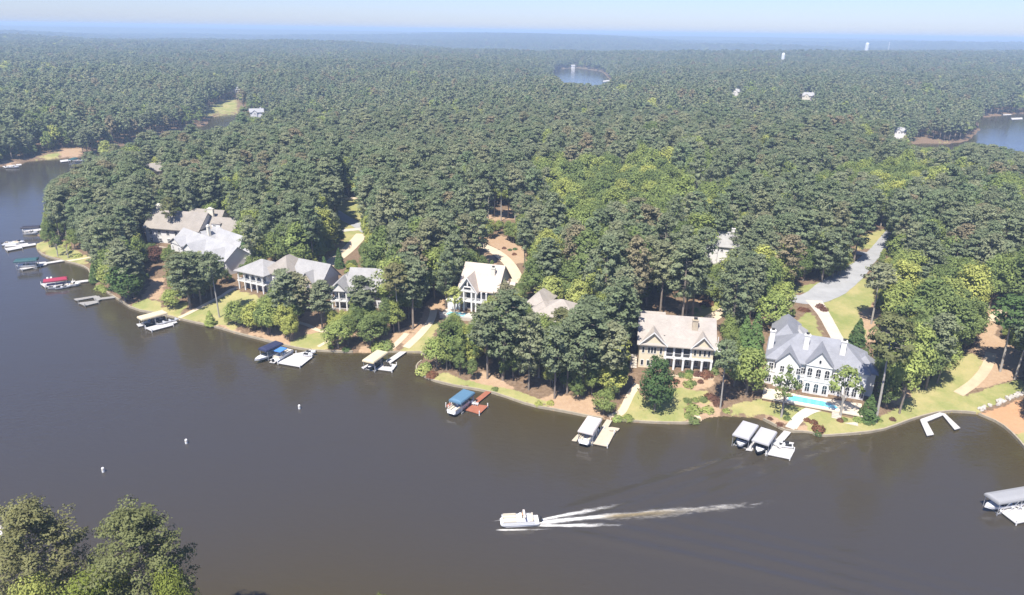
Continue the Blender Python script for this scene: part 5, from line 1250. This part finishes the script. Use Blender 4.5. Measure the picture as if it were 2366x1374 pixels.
# far docks
for lab, P in (('far white dock with a boat on the opposite left shore', [(5, 384), (34, 380), (36, 383), (12, 387)]), ('small white dock on the opposite left shore', [(36, 379), (49, 378), (50, 381), (38, 382)]), ('far white dock below the orange bank across the bay', [(138, 370), (162, 367), (164, 371), (140, 374)]),
               ('far white dock with boats across the eastern cove', [(2260, 265), (2282, 263), (2283, 266), (2261, 267)]), ('far pale dock before the dark trees across the eastern cove', [(2288, 257), (2306, 256), (2306, 260), (2289, 260)]),
               ('far white covered dock across the eastern cove', [(2317, 262), (2336, 261), (2337, 265), (2318, 266)]), ('far white dock with a long boat across the eastern cove', [(2336, 272), (2362, 271), (2363, 275), (2338, 276)]), ('tiny dock on the distant blue lake', [(1393, 186), (1408, 184), (1408, 187), (1394, 189)])):
    dock(lab, [P], M['deck_white'], .6, pilings=False)
l, p, rz, L = canopy('tiny green covered lift across the bay beside the orange bank', (164, 370), (174, 366), 4, 'cnv_green', 2.8)
motorboat('far white motorboat at the opposite left shore', at_z(15, 388)[:2], .1, 8, 2.6, .1); motorboat('far white motorboat beside the green covered lift across the bay', at_z(170, 373)[:2], .1, 8, 2.6, .1)
# deflected buoys
for a, b in ((692, 941), (431, 1021), (239, 1087)):
    c = at_z(a, b + 3); r_ = empty('buoy', (c[0], c[1], 0), 0, 'small white marker buoy floating on the open lake', 'buoy', 'marker buoys in a line')
    part(MB().tube((0, 0, -.2), (0, 0, .95), .3, .3, 10).tube((0, 0, .95), (0, 0, 1.1), .3, .2, 10), 'float', 'buoy', r_); part(MB().tube((0, 0, .6), (0, 0, .72), .305, .305, 10), 'band', 'cnv_cream', r_)

# ------------------------------------------------------------------ the boat under way and its wake
bw = at_z(1156, 1213); ra = BR + math.pi
pb = pontoon('white pontoon boat under way across the open lake trailing a wake', (STERN[0], STERN[1]), ra, math.hypot(bw[0] - STERN[0], bw[1] - STERN[1]), 2.7, .02, None, 'boats under way')
part(MB().box(2.55, 2.95, -1.2, 1.2, 2.2, 2.34), 'folded_bimini', 'cnv_white', pb)
for yy in (-1.2, 1.2): part(MB().tube((3.3, yy, 1.5), (2.75, yy, 2.25), .03, .03, 4), 'bimini_bow', 'metal', pb)
def person(label, parent_loc, rz, shirt):
    """a seated figure grown over a joint skeleton"""
    J = [(0, 0, 0), (0, 0, .25), (0, .02, .5), (0, .0, .62), (0, -.02, .74), (.1, -.05, -.02), (.13, -.45, .02), (.13, -.45, -.4), (-.1, -.05, -.02), (-.13, -.45, .02), (-.13, -.45, -.4),
         (.2, .0, .48), (.26, -.1, .22), (.18, -.35, .2), (-.2, .0, .48), (-.26, -.1, .22), (-.18, -.35, .2), (.13, -.55, -.43), (-.13, -.55, -.43), (0, -.03, .85)]
    E = [(0, 1), (1, 2), (2, 3), (3, 4), (4, 19), (0, 5), (5, 6), (6, 7), (7, 17), (0, 8), (8, 9), (9, 10), (10, 18), (2, 11), (11, 12), (12, 13), (2, 14), (14, 15), (15, 16)]
    Rr = [.16, .15, .16, .065, .10, .10, .075, .055, .10, .075, .055, .07, .05, .04, .07, .05, .04, .05, .05, .09]
    me = bpy.data.meshes.new('person'); me.from_pydata(J, E, []); me.materials.append(M[shirt])
    o = bpy.data.objects.new('person', me); COL.objects.link(o)
    sk = o.modifiers.new('skin', 'SKIN'); 
    if not me.skin_vertices:
        bm = bmesh.new(); bm.from_mesh(me); bm.verts.layers.skin.verify(); bm.to_mesh(me); bm.free()
    for v, q in zip(me.skin_vertices[0].data, Rr): v.radius = (q, q)
    me.skin_vertices[0].data[0].use_root = True
    o.modifiers.new('sub', 'SUBSURF').levels = 1
    o.location = parent_loc; o.rotation_euler = (0, 0, rz); return tag(o, label, 'person')
hx = 2.9
person('person in a faded orange shirt seated at the helm of the pontoon boat', (STERN[0] + math.cos(ra) * hx - math.sin(ra) * -.75, STERN[1] + math.sin(ra) * hx + math.cos(ra) * -.75, 1.42), ra + math.pi / 2, 'shirt')
def foam_mat():
    mt = bpy.data.materials.new('wake_foam'); mt.use_nodes = True; nt = mt.node_tree; nt.nodes.clear()
    out = nt.nodes.new('ShaderNodeOutputMaterial'); df = nt.nodes.new('ShaderNodeBsdfDiffuse'); tp = nt.nodes.new('ShaderNodeBsdfTransparent'); mx = nt.nodes.new('ShaderNodeMixShader')
    a = nt.nodes.new('ShaderNodeAttribute'); a.attribute_name = 'foam'; s_ = nt.nodes.new('ShaderNodeSeparateColor'); nt.links.new(a.outputs['Color'], s_.inputs[0])
    tc = nt.nodes.new('ShaderNodeTexCoord'); mp = nt.nodes.new('ShaderNodeMapping'); mp.inputs['Rotation'].default_value = (0, 0, -BR); mp.vector_type = 'TEXTURE'; mp.inputs['Rotation'].default_value = (0, 0, BR)
    mp.inputs['Scale'].default_value = (3.2, 1, 1); nt.links.new(tc.outputs['Object'], mp.inputs[0])
    n = nt.nodes.new('ShaderNodeTexNoise'); n.inputs['Scale'].default_value = 1.5; n.inputs['Detail'].default_value = 6; n.inputs['Roughness'].default_value = .7; nt.links.new(mp.outputs[0], n.inputs['Vector'])
    ad = nt.nodes.new('ShaderNodeMath'); ad.operation = 'ADD'; nt.links.new(s_.outputs[0], ad.inputs[0]); nt.links.new(n.outputs[0], ad.inputs[1])
    rg = nt.nodes.new('ShaderNodeMapRange'); rg.inputs[1].default_value = .62; rg.inputs[2].default_value = 1.3; nt.links.new(ad.outputs[0], rg.inputs[0])
    ml = nt.nodes.new('ShaderNodeMath'); ml.operation = 'MULTIPLY'; nt.links.new(rg.outputs[0], ml.inputs[0]); nt.links.new(s_.outputs[2], ml.inputs[1])
    c = nt.nodes.new('ShaderNodeMix'); c.data_type = 'RGBA'; c.inputs[6].default_value = (.72, .70, .66, 1); c.inputs[7].default_value = (.26, .21, .13, 1); nt.links.new(s_.outputs[1], c.inputs[0])
    nt.links.new(c.outputs[2], df.inputs[0]); nt.links.new(ml.outputs[0], mx.inputs[0]); nt.links.new(tp.outputs[0], mx.inputs[1]); nt.links.new(df.outputs[0], mx.inputs[2]); nt.links.new(mx.outputs[0], out.inputs[0])
    return mt
def foam():
    us = np.linspace(-6.5, 62, 260); wsn = np.linspace(-8.5, 8.5, 110); U, Wd = np.meshgrid(us, wsn, indexing='ij')
    g = lambda c, s_: np.exp(-((Wd - c) / s_) ** 2)
    up = np.maximum(U - 3.4, 0)
    fade = lambda a, b: np.clip((U - a) / 1.2, 0, 1) * np.clip((b - U) / (b - a) * 1.25, 0, 1)
    arm1 = g(.7 + .2 * up, .26 + .03 * up) * fade(3.2, 24); arm2 = g(-.75 - .08 * up, .26 + .026 * up) * fade(3.2, 23)
    mid = g(.1 + .045 * up, .42 + .014 * up) * fade(3.2, 58); fill = np.clip(1 - np.abs(Wd - .08 * up) / (1.1 + .12 * up), 0, 1) * fade(3.2, 15) * .8
    bow = (g(-1.28 - .06 * np.maximum(U + 5, 0), .28) + .5 * g(1.5 + .06 * np.maximum(U + 5, 0), .25)) * np.clip((U + 5.2) / 1.5, 0, 1) * np.clip((7 - U) / 9, 0, 1) * .75
    f = np.clip(np.maximum.reduce([arm1, arm2 * .95, mid, fill, bow]), 0, 1) * .78
    mud = g(.0 + .03 * up, .6 + .025 * up) * np.clip((U - 14) / 6, 0, 1) * np.clip((48 - U) / 24, 0, 1)
    f = np.maximum(f, mud * .5)
    X = BOAT[0] + U * math.cos(BR) - Wd * math.sin(BR); Y = BOAT[1] + U * math.sin(BR) + Wd * math.cos(BR)
    Z = lake_z(X.ravel(), Y.ravel()).reshape(X.shape) + .05 + .10 * f
    nu, nw = X.shape; idx = np.arange(nu * nw).reshape(nu, nw)
    q = np.stack([idx[:-1, :-1], idx[1:, :-1], idx[1:, 1:], idx[:-1, 1:]], -1).reshape(-1, 4)
    keep = f.ravel()[q].max(1) > .04; q = q[keep]
    me = bpy.data.meshes.new('wake'); me.from_pydata(np.stack([X, Y, Z], -1).reshape(-1, 3).tolist(), [], q.tolist()); me.materials.append(foam_mat())
    ca = me.color_attributes.new('foam', 'FLOAT_COLOR', 'POINT'); al = np.clip(f * 4, 0, 1)
    ca.data.foreach_set('color', np.stack([f, np.clip(mud * 1.2, 0, 1), al, np.ones_like(f)], -1).ravel().astype(np.float32))
    me.polygons.foreach_set('use_smooth', [True] * len(q)); me.update()
    o = bpy.data.objects.new('wake', me); COL.objects.link(o); tag(o, 'white foaming wake fanning out behind the pontoon boat', kind='stuff')
foam()

# ------------------------------------------------------------------ trees that stand out one by one
CACHE = {}
def tmesh(kind, leaf, i=0):
    k = (kind, leaf, i)
    if k not in CACHE:
        if kind == 'pine': g = PINES[i % 5]; ref = (24, 4.1)
        elif kind == 'tallpine': g = pine(150 + i, 24, 4.6, .60, 40, 17, .47, .045); ref = (24, 4.6)
        elif kind == 'hard': g = HARDS[i % 5]; ref = (17, 4.6)
        elif kind == 'round': g = hardwood(250 + i, 13, 4.6, .10, 90, 34, .36); ref = (13, 4.6)
        elif kind == 'airy': g = hardwood(270 + i, 14, 3.6, .30, 30, 26, .36, .6); ref = (14, 3.6)
        elif kind == 'cone': g = conifer(280 + i); ref = (14, 2.7)
        elif kind == 'fgpine': g = pine(160 + i, 29, 6.3, .22, 130, 66, .2, .02); ref = (29, 6.3)
        elif kind == 'fghard': g = hardwood(290 + i, 18, 5.5, .12, 160, 90, .2); ref = (18, 5.5)
        elif kind == 'bush': g = bush(500 + i); ref = (1, 1)
        CACHE[k] = tree_parts(g, leaf, 'bark_pale' if kind in ('airy', 'tallpine') else 'bark', kind) + (ref,)
    return CACHE[k]
NAMES = {'pine': ('pine_tree', 'pine'), 'tallpine': ('pine_tree', 'pine'), 'hard': ('leafy_tree', 'tree'), 'round': ('leafy_tree', 'tree'), 'airy': ('slender_tree', 'tree'), 'cone': ('conifer', 'conifer'),
         'fgpine': ('pine_tree', 'pine'), 'fghard': ('leafy_tree', 'tree'), 'bush': ('shrub', 'shrub')}
def hand(kind, px, py, h, rad, leaf, label, group=None, top=False):
    if top:
        z = 1.5
        for _ in range(4): c = at_z(px, py, z + h); z = max(H(c[0], c[1]), .5)
    else: c = ground(px, py); z = c[2]
    tm, cm, (h0, r0) = tmesh(kind, leaf, random.randrange(3))
    return place_tree(NAMES[kind][0], tm, cm, (c[0], c[1], z - .05), h / h0, rad / r0, random.uniform(0, 6.28), label, NAMES[kind][1], group)
hand('fgpine', 300, 1172, 29, 6.6, 'leaf_dry', 'large olive-brown pine crown rising from the near shore', top=True)
hand('fgpine', 48, 1168, 28, 6.6, 'leaf_dry', 'large olive-brown pine crown before the white boat lift cover', top=True)
hand('fghard', 215, 1318, 20, 5.4, 'leaf_moss', 'bright green tree between the two large near-shore pines', top=True)
hand('fghard', 385, 1312, 21, 3.6, 'leaf_moss', 'bright green tree at the edge of the near-shore trees', top=True)
hand('fghard', 70, 1345, 19, 5, 'leaf_hard', 'dark leafy tree under the near-shore pines', top=True)
hand('fghard', 878, 1365, 17, 1.6, 'leaf_moss', 'lone green treetop poking up from the near shore', top=True)
# in front of the beige house and the mansion
hand('round', 1512, 947, 14.5, 4.5, 'leaf_dark', 'dark green leafy tree standing alone on the lawn of the beige house')
hand('tallpine', 1664, 943, 19, 3.4, 'leaf_pine', 'thin pine with bare pale trunk between the beige house and the mansion')
hand('round', 1724, 912, 14, 5.2, 'leaf_bright', 'bright green round tree on the lawn between beige house and mansion')
hand('round', 1696, 892, 12, 4.2, 'leaf_hard', 'green leafy tree beside the beige house terrace')
hand('cone', 1738, 832, 15, 3.0, 'leaf_cyp', 'dense green cypress cone beside the mansion roof'); hand('cone', 1716, 815, 12, 2.6, 'leaf_cyp', 'shorter green cypress next to the tall cypress cone')
hand('airy', 1805, 963, 14, 3.5, 'leaf_hard', 'airy tree with pale trunk before the pool terrace of the mansion'); hand('airy', 1941, 963, 15, 4.2, 'leaf_bright', 'airy bright tree with pale trunk by the terrace stair of the mansion')
hand('tallpine', 2023, 976, 28, 5.2, 'leaf_dry', 'tall pine with long pale trunk at the corner of the mansion lawn')
hand('hard', 2078, 955, 19, 4.4, 'leaf_bright', 'bright green tree beside the tall pale-trunked pine'); hand('hard', 2100, 905, 20, 4.2, 'leaf_bright', 'light green tree behind the tall pale-trunked pine')
hand('cone', 2004, 968, 7, 2.2, 'leaf_dark', 'small dark conical tree at the foot of the tall pine'); hand('cone', 1978, 795, 8.5, 2.3, 'leaf_dark', 'dark conical tree at the mansion driveway')
hand('pine', 2138, 898, 22, 4.6, 'leaf_pine', 'pine with dark crown at the edge of the open lawn'); hand('hard', 2165, 885, 15, 3.8, 'leaf_bright', 'bright leafy tree at the edge of the open lawn')
hand('tallpine', 2013, 748, 20, 5.0, 'leaf_pine', 'leaning pine with bare trunk on the straw by the mansion driveway')
hand('tallpine', 2311, 858, 22, 5.2, 'leaf_dark', 'pine with straight pale trunk on the shaded bank by the clay slope'); hand('tallpine', 2344, 876, 20, 4.6, 'leaf_pine', 'second pine on the shaded bank by the clay slope')
hand('round', 2366, 790, 15, 6, 'leaf_dark', 'dark spreading tree above the shaded bank')
hand('round', 1783, 765, 13, 5, 'leaf_bright', 'bright green tree beside the cul-de-sac'); hand('hard', 1800, 735, 12, 4.4, 'leaf_bright', 'bright leafy tree at the end of the cul-de-sac')
hand('tallpine', 1621, 668, 22, 4.2, 'leaf_pine', 'pine with tall bare trunk behind the beige house drive')
hand('round', 1272, 712, 11, 4.6, 'leaf_yel', 'yellow-green round tree behind the roof hidden among pines', 'twin yellow-green round trees'); hand('round', 1337, 722, 11, 4.9, 'leaf_yel', 'larger yellow-green round tree behind the roof hidden among pines', 'twin yellow-green round trees')
hand('round', 1394, 955, 6.5, 3.0, 'leaf_hard', 'small leafy tree beside the cream path to the cream dock'); hand('round', 1330, 890, 9, 3.2, 'leaf_yel', 'yellow-green tree under the pines on the wooded point'); hand('round', 1285, 880, 8, 2.6, 'leaf_bright', 'bright small tree under the pines on the wooded point')
hand('round', 1010, 850, 10, 4.0, 'leaf_bright', 'bright green tree at the cove end of the wooded point'); hand('hard', 1040, 845, 14, 4.6, 'leaf_hard', 'green leafy tree near the cove end of the wooded point')
hand('airy', 1050, 735, 12, 3.2, 'leaf_yel', 'yellow-green tree beside the pool of the cream house'); hand('cone', 1207, 800, 13, 3.4, 'leaf_pine', 'grey-green conifer hiding the left wing of the mostly hidden house'); hand('pine', 1292, 812, 13, 4.6, 'leaf_dry', 'brownish pine before the roof of the mostly hidden house'); hand('round', 1255, 800, 8, 3.6, 'leaf_hard', 'leafy tree below the eaves of the mostly hidden house'); hand('round', 1320, 800, 8, 3.6, 'leaf_hard', 'second leafy tree below the eaves of the mostly hidden house')
hand('cone', 1165, 716, 11, 2.6, 'leaf_pine', 'grey-green conifer at the corner of the cream house'); hand('round', 1140, 745, 9, 3.6, 'leaf_hard', 'green round tree before the porch of the cream house'); hand('round', 1190, 770, 11, 4.6, 'leaf_bright', 'broad bright tree below the porch of the cream house')
hand('round', 1030, 640, 7, 3, 'leaf_yel', 'small yellow-green tree beside the cream house wall')
# left houses
hand('pine', 745, 762, 16.5, 4.4, 'leaf_pine', 'broad pine on the lake side between the porch house and the balcony house'); hand('pine', 842, 770, 18.5, 4.7, 'leaf_pine', 'broad dark pine before the balcony house')
hand('tallpine', 922, 764, 22, 4.2, 'leaf_dry', 'pine with thin pale trunk beside the balcony house'); hand('hard', 945, 735, 15, 4, 'leaf_bright', 'light green tree behind the pale-trunked pine of the balcony house')
hand('round', 782, 804, 9, 4.4, 'leaf_bright', 'bright green round tree at the shore before the balcony house')
hand('pine', 660, 772, 21, 4.6, 'leaf_pine', 'tall pine at the shore before the porch house'); hand('pine', 690, 765, 19, 4.6, 'leaf_pine', 'dark pine beside the tall shore pine of the porch house'); hand('hard', 625, 770, 12, 4, 'leaf_bright', 'bright tree at the shore under the pines of the porch house')
hand('round', 590, 760, 9, 3.8, 'leaf_hard', 'green tree on the straw bank below the porch house'); hand('round', 545, 750, 8, 3.6, 'leaf_bright', 'light green tree on the lawn below the porch house'); hand('cone', 487, 750, 5, 1.7, 'leaf_bright', 'small bright conical tree on the lawn edge by the cream path')
hand('tallpine', 507, 733, 22, 4.0, 'leaf_pine', 'pine with slender leaning trunk beside the cream path'); hand('pine', 440, 712, 19, 5, 'leaf_pine', 'bushy pine before the house of many gables'); hand('pine', 465, 700, 18, 4.4, 'leaf_pine', 'second bushy pine before the house of many gables'); hand('pine', 420, 690, 17, 4.4, 'leaf_dry', 'brownish pine before the house of many gables'); hand('pine', 490, 690, 16, 4, 'leaf_dark', 'dark pine near the path before the house of many gables')
hand('round', 398, 710, 6.5, 3.6, 'leaf_bright', 'bright green tree on the shore lawn below the house of many gables'); hand('round', 290, 696, 13, 5.8, 'leaf_dark', 'large dark round tree at the water by the weathered grey dock'); hand('round', 262, 672, 11, 4.4, 'leaf_hard', 'green tree next to the large dark round tree by the grey dock')
hand('cone', 220, 650, 7, 1.9, 'leaf_dark', 'small dark conical tree at the crimson cover gangway'); hand('airy', 158, 596, 8, 2.4, 'leaf_yel', 'pale yellow tree on the lawn at the wooded tip'); hand('airy', 134, 592, 10, 3, 'leaf_hard', 'thin tree on the lawn at the wooded tip')
hand('round', 362, 606, 7, 3.6, 'leaf_rust', 'rust-brown round tree beside the long tan-roofed house'); hand('round', 600, 600, 9, 4.2, 'leaf_yel', 'yellow-green tree behind the porch house'); hand('round', 640, 600, 9, 4, 'leaf_bright', 'green tree behind the porch house roof')
hand('cone', 570, 612, 11, 2.8, 'leaf_dark', 'dark conifer between the house of many gables and the porch house'); hand('cone', 752, 645, 9, 2, 'leaf_dark', 'dark narrow conifer beside the balcony house drive', 'narrow conifers by the balcony house'); hand('cone', 785, 618, 8, 1.8, 'leaf_dark', 'second narrow conifer at the balcony house roof', 'narrow conifers by the balcony house')
hand('tallpine', 400, 560, 19, 3.4, 'leaf_dry', 'pine standing in front of the long tan roof')
for a, b in ((1112, 502), (1128, 508), (1142, 500), (1158, 510), (1174, 503), (1190, 508), (1214, 500), (1224, 508), (1100, 495)):
    hand('tallpine', a, b, 24 + random.uniform(-2, 2), 4.4, 'leaf_pine', 'tall pine with bare trunk in the open stand behind the cream house', 'bare-trunked pines behind the cream house')
for a, b, h, rd, lf in ((345, 440, 12, 5, 'leaf_bright'), (265, 445, 13, 5, 'leaf_bright'), (250, 375, 15, 5, 'leaf_yel'), (770, 440, 14, 4, 'leaf_bright'), (830, 425, 12, 4, 'leaf_yel'), (1690, 520, 13, 4, 'leaf_bright'), (1560, 545, 14, 5, 'leaf_bright'), (1930, 520, 17, 6, 'leaf_hard'), (2200, 560, 14, 5, 'leaf_bright'), (2315, 610, 15, 5, 'leaf_yel'),
                       (2150, 790, 16, 5, 'leaf_bright'), (2230, 800, 15, 4.5, 'leaf_hard'), (1890, 620, 14, 5, 'leaf_bright'), (1440, 560, 13, 5, 'leaf_bright'), (1290, 580, 13, 5, 'leaf_bright'), (740, 590, 13, 4, 'leaf_bright'), (870, 560, 13, 5, 'leaf_hard')):
    hand('hard', a, b, h, rd, lf, 'light green leafy tree standing out among the darker inland woods', 'light green trees among the dark woods')
# a bare, weathered tree
c = ground(312, 545); bt = empty('bare_tree', c, 0, 'bare grey leafless tree at the edge of the woods by the long house', 'tree')
part(MB().tube((0, 0, -.5), (0, 0, 7), .3, .2, 7), 'trunk', 'bark_pale', bt); rb = MB()
for k in range(22):
    a = k * 2.4; z0 = 4 + k * .25; L_ = random.uniform(3, 5); p0_ = (0, 0, min(z0, 7)); p1_ = (math.cos(a) * L_ * .5, math.sin(a) * L_ * .5, min(z0, 7) + L_ * .9); rb.tube(p0_, p1_, .1, .05, 5)
    for j in range(3): rb.tube(p1_, (p1_[0] + random.uniform(-1.2, 1.2), p1_[1] + random.uniform(-1.2, 1.2), p1_[2] + random.uniform(.8, 2)), .05, .02, 4)
part(rb, 'branches', 'bark_pale', bt)

# ------------------------------------------------------------------ shrubs
SH = {'garden bed below the porch of the beige house': [(1575, 868, 1.0, 'leaf_hard'), (1591, 870, 1.2, 'leaf_hard'), (1594, 861, 1.1, 'leaf_dark'), (1590, 890, 1.4, 'leaf_bright'), (1601, 886, 1.0, 'leaf_hard'), (1632, 868, 1.7, 'leaf_rust'), (1612, 866, 1.2, 'leaf_rust'), (1562, 882, .9, 'leaf_rust'), (1619, 882, .8, 'leaf_rust'), (1552, 876, .8, 'leaf_rust'), (1648, 860, 1.5, 'leaf_hard')],
      'straw bed at the water below the beige house': [(1588, 926, 1.1, 'leaf_hard'), (1606, 925, .9, 'leaf_bright'), (1624, 924, 1.2, 'leaf_hard'), (1602, 950, 1.9, 'leaf_bright'), (1636, 948, 1.5, 'leaf_yel'), (1590, 962, 1.1, 'leaf_hard'), (1602, 973, 1.4, 'leaf_hard'), (1639, 917, 1.2, 'leaf_rust'), (1650, 923, 1.4, 'leaf_rust'), (1658, 934, 1.3, 'leaf_rust'), (1678, 950, .9, 'leaf_bright')],
      'path landing by the cream dock': [(1451, 968, 1.3, 'leaf_hard'), (1426, 968, 1.3, 'leaf_bright')],
      'drive behind the beige house': [(1628, 705, 1.6, 'leaf_rust'), (1638, 703, 1.6, 'leaf_rust'), (1625, 710, .9, 'leaf_hard'), (1656, 702, 1.4, 'leaf_yel'), (1586, 720, 1.1, 'leaf_rust'), (1606, 718, 1.3, 'leaf_hard')],
      'gravel beds beside the mansion path': [(1779, 968, .7, 'leaf_rust'), (1802, 982, .9, 'leaf_rust'), (1819, 967, .9, 'leaf_hard'), (1865, 971, .8, 'leaf_rust'), (1880, 977, .9, 'leaf_rust'), (1891, 994, 1.5, 'leaf_rust'), (1890, 1002, 1.0, 'leaf_dark')],
      'straw bed at the foot of the tall mansion pine': [(1941, 972, .8, 'leaf_rust'), (1950, 970, .8, 'leaf_hard'), (1982, 970, 1.3, 'leaf_bright'), (2003, 978, .9, 'leaf_hard'), (2031, 971, .8, 'leaf_bright'), (2062, 969, .8, 'leaf_rust')],
      'end wall of the mansion': [(1985, 908, 1.4, 'leaf_rust'), (2000, 905, 1.8, 'leaf_dark')],
      'mouth of the mansion driveway': [(1852, 716, 1.2, 'leaf_rust'), (1861, 718, 1.3, 'leaf_rust'), (1895, 710, 1.4, 'leaf_rust'), (1903, 716, 1.4, 'leaf_rust')],
      'shore below the balcony house': [(875, 806, 2.4, 'leaf_hard'), (893, 803, 2.2, 'leaf_hard'), (800, 808, 1.2, 'leaf_dark'), (765, 803, .9, 'leaf_bright')],
      'wooded point near the red-brown dock': [(1245, 934, 1.0, 'leaf_hard'), (1272, 932, 1.0, 'leaf_hard'), (1144, 900, .9, 'leaf_hard'), (978, 860, 2.0, 'leaf_yel'), (998, 868, 1.6, 'leaf_rust'), (985, 850, 1.8, 'leaf_bright')],
      'shore lawn at the crimson cover gangway': [(232, 668, 1.8, 'leaf_bright'), (244, 672, 1.4, 'leaf_bright'), (182, 592, 1.5, 'leaf_yel')],
      'clay bank behind the cream house drive': [(1165, 574, .9, 'leaf_rust'), (1178, 578, .9, 'leaf_dark'), (1190, 576, 1.0, 'leaf_dark'), (1188, 588, .9, 'leaf_rust')]}
for wh, lst in SH.items():
    for (a, b, q, lf) in lst:
        cn = {'leaf_rust': 'rust-brown', 'leaf_hard': 'green', 'leaf_bright': 'bright green', 'leaf_yel': 'yellow-green', 'leaf_dark': 'dark green'}[lf]
        c = ground(a, b); tm, cm, _ = tmesh('bush', lf, random.randrange(3))
        place_tree('shrub', tm, cm, (c[0], c[1], c[2] - .1), q * random.uniform(.8, 1.05), q, random.uniform(0, 6.28), ('large ' if q > 1.6 else 'small ' if q < .95 else 'rounded ') + cn + ' shrub in the ' + wh, 'shrub', 'shrubs in the ' + wh)

# ------------------------------------------------------------------ riprap wall at the clay bank
p_, q_ = ground(2262, 948), ground(2380, 902); rk = empty('rock_wall', (p_[0], p_[1], p_[2]), 0, 'pale tumbled rock wall between the lawn and the bare clay bank', 'rock wall')
rocks = []
for k in range(4):
    bm = bmesh.new(); bmesh.ops.create_icosphere(bm, subdivisions=1, radius=1.0); rg = random.Random(k)
    for v in bm.verts: v.co *= rg.uniform(.7, 1.15)
    me = bpy.data.meshes.new('stone'); bm.to_mesh(me); bm.free(); me.materials.append(M['rock']); rocks.append(me)
for k in range(70):
    t_ = random.random(); x = p_[0] + (q_[0] - p_[0]) * t_ + random.uniform(-.4, .4); y = p_[1] + (q_[1] - p_[1]) * t_ + random.uniform(-.6, .6)
    o = bpy.data.objects.new('stone', rocks[k % 4]); COL.objects.link(o); o.parent = rk; s_ = random.uniform(.35, .7); o.scale = (s_, s_, s_ * .8); o.rotation_euler = (random.uniform(0, 6), random.uniform(0, 6), random.uniform(0, 6))
    o.location = (x - p_[0], y - p_[1], H(x, y) + .15 - p_[2])

# ------------------------------------------------------------------ far houses and towers
def far_house(px, py, w, d, h, wm, rm, label, rise=None, axis='x', rot=0.0):
    c = ground(px, py); r = empty('distant_house', (c[0], c[1], c[2]), math.atan2(-c[0], c[1]) + rot, label, 'house', 'distant houses in the woods')
    wall(r, -w / 2, w / 2, 0, d, -2, h, wm); gable(r, -w / 2, w / 2, 0, d, h, rise or d * .36, axis, rm, wm)
    if axis == 'x': gable(r, -w * .32, w * .02, -.8, d / 2, h, w * .14, 'y', rm, wm, .3); wall(r, -w * .32, w * .02, -.8, 0, -2, h, wm, 'front_bay')
    for k in range(4):
        x = -w / 2 + w * (k + .3) / 4; yy = -.8 if axis == 'x' and -w * .32 < x + .5 < w * .02 else 0
        window(r, x, h - 2.2, 1.1, 1.5, yy); 
        if h > 5: window(r, x, .6, 1.1, 1.6, yy)
    chimney(r, w * .3, d * .6, h, h + d * .36 + 1.5, 1.2, .9, wm)
    return r
for a in ((362, 418, 13, 10, 6, 'tanstone', 'roof_brown', 'grey-brown gabled roof among trees near the back of the peninsula'), (1595, 462, 12, 9, 6, 'white', 'roof_pale', 'pale roof among hardwoods inland of the beige house'),
          (1652, 612, 17, 11, 7.5, 'white', 'roof_grey', 'white house glimpsed between pines behind the beige house'), (1702, 224, 18, 10, 7, 'white', 'roof_pale', 'bright white house far off in the hazy woods'),
          (1866, 234, 14, 10, 7, 'cream', 'roof_pale', 'cream house far off beyond the hazy hardwoods'), (2077, 323, 9, 8, 8, 'white', 'roof_pale', 'white house on the far point of the eastern cove'), (594, 270, 14, 9, 5, 'white', 'roof_pale', 'white house on the sandy bank beside the far pond'),
          (545, 216, 10, 8, 5, 'white', 'roof_pale', 'small white pavilion above the far pond lawn'), (1248, 176, 16, 10, 5, 'cream', 'roof_tan', 'cream cottage at the edge of the distant blue lake'), (1324, 160, 9, 8, 8, 'white', 'roof_pale', 'tiny white house on the far bank of the distant blue lake'),
          (345, 352, 12, 8, 5, 'white', 'roof_pale', 'white roof glimpsed behind the back shore of the peninsula'), (895, 452, 13, 9, 6, 'white', 'roof_pale', 'white wall glimpsed through pines inland of the balcony house'), (692, 366, 9, 7, 5, 'white', 'roof_pale', 'tiny white roof deep in the middle woods'), (1730, 402, 10, 8, 6, 'white', 'roof_grey', 'white gable glimpsed deep in the eastern woods'), (2150, 246, 8, 7, 8, 'white', 'roof_pale', 'white house end among the hazy eastern trees')):
    far_house(*a)
def tank(px, py, dist, w, h, label, mt):
    d = ray(px, py); d2 = d[:2] / np.linalg.norm(d[:2]); x, y = d2 * dist; z = H(x, y)
    h = min(h, 97 - z); r = empty('water_tower', (x, y, z), 0, label, 'water tower'); t_ = MB(); n = 16; prof = [(w * .5, h * .45), (w * .5, h * .9), (w * .42, h * .96), (w * .2, h), (0.01, h * 1.005)]
    t_.tube((0, 0, h * .45), (0, 0, h * .9), w * .5, w * .5, n); 
    for (r0, z0), (r1, z1) in zip(prof[1:-1], prof[2:]): t_.tube((0, 0, z0), (0, 0, z1), r0, r1, n)
    part(t_, 'tank', mt, r, False); part(MB().tube((0, 0, -2), (0, 0, h * .45), w * .2, w * .2, 12).tube((0, 0, h * .3), (0, 0, h * .45), w * .2, w * .5, n), 'stem', mt, r)
    return r
tank(2006, 92, 3000, 13, 54, 'white water tower rising from the hazy woods at the horizon', 'buoy'); tank(1808, 142, 1750, 7, 40, 'small pale water tower standing over the hazy eastern woods', 'buoy')
d = ray(2056, 95); d2 = d[:2] / np.linalg.norm(d[:2]); x, y = d2 * 3000; r_ = empty('radio_mast', (x, y, H(x, y)), 0, 'thin pale radio mast beside the horizon water tower', 'mast')
ms = MB()
for k in range(11): ms.box(-1.2, 1.2, -1.2, 1.2, k * 5, k * 5 + 2.2).box(-.5, .5, -.5, .5, k * 5 + 2.2, k * 5 + 5)
part(ms, 'mast', 'buoy', r_)
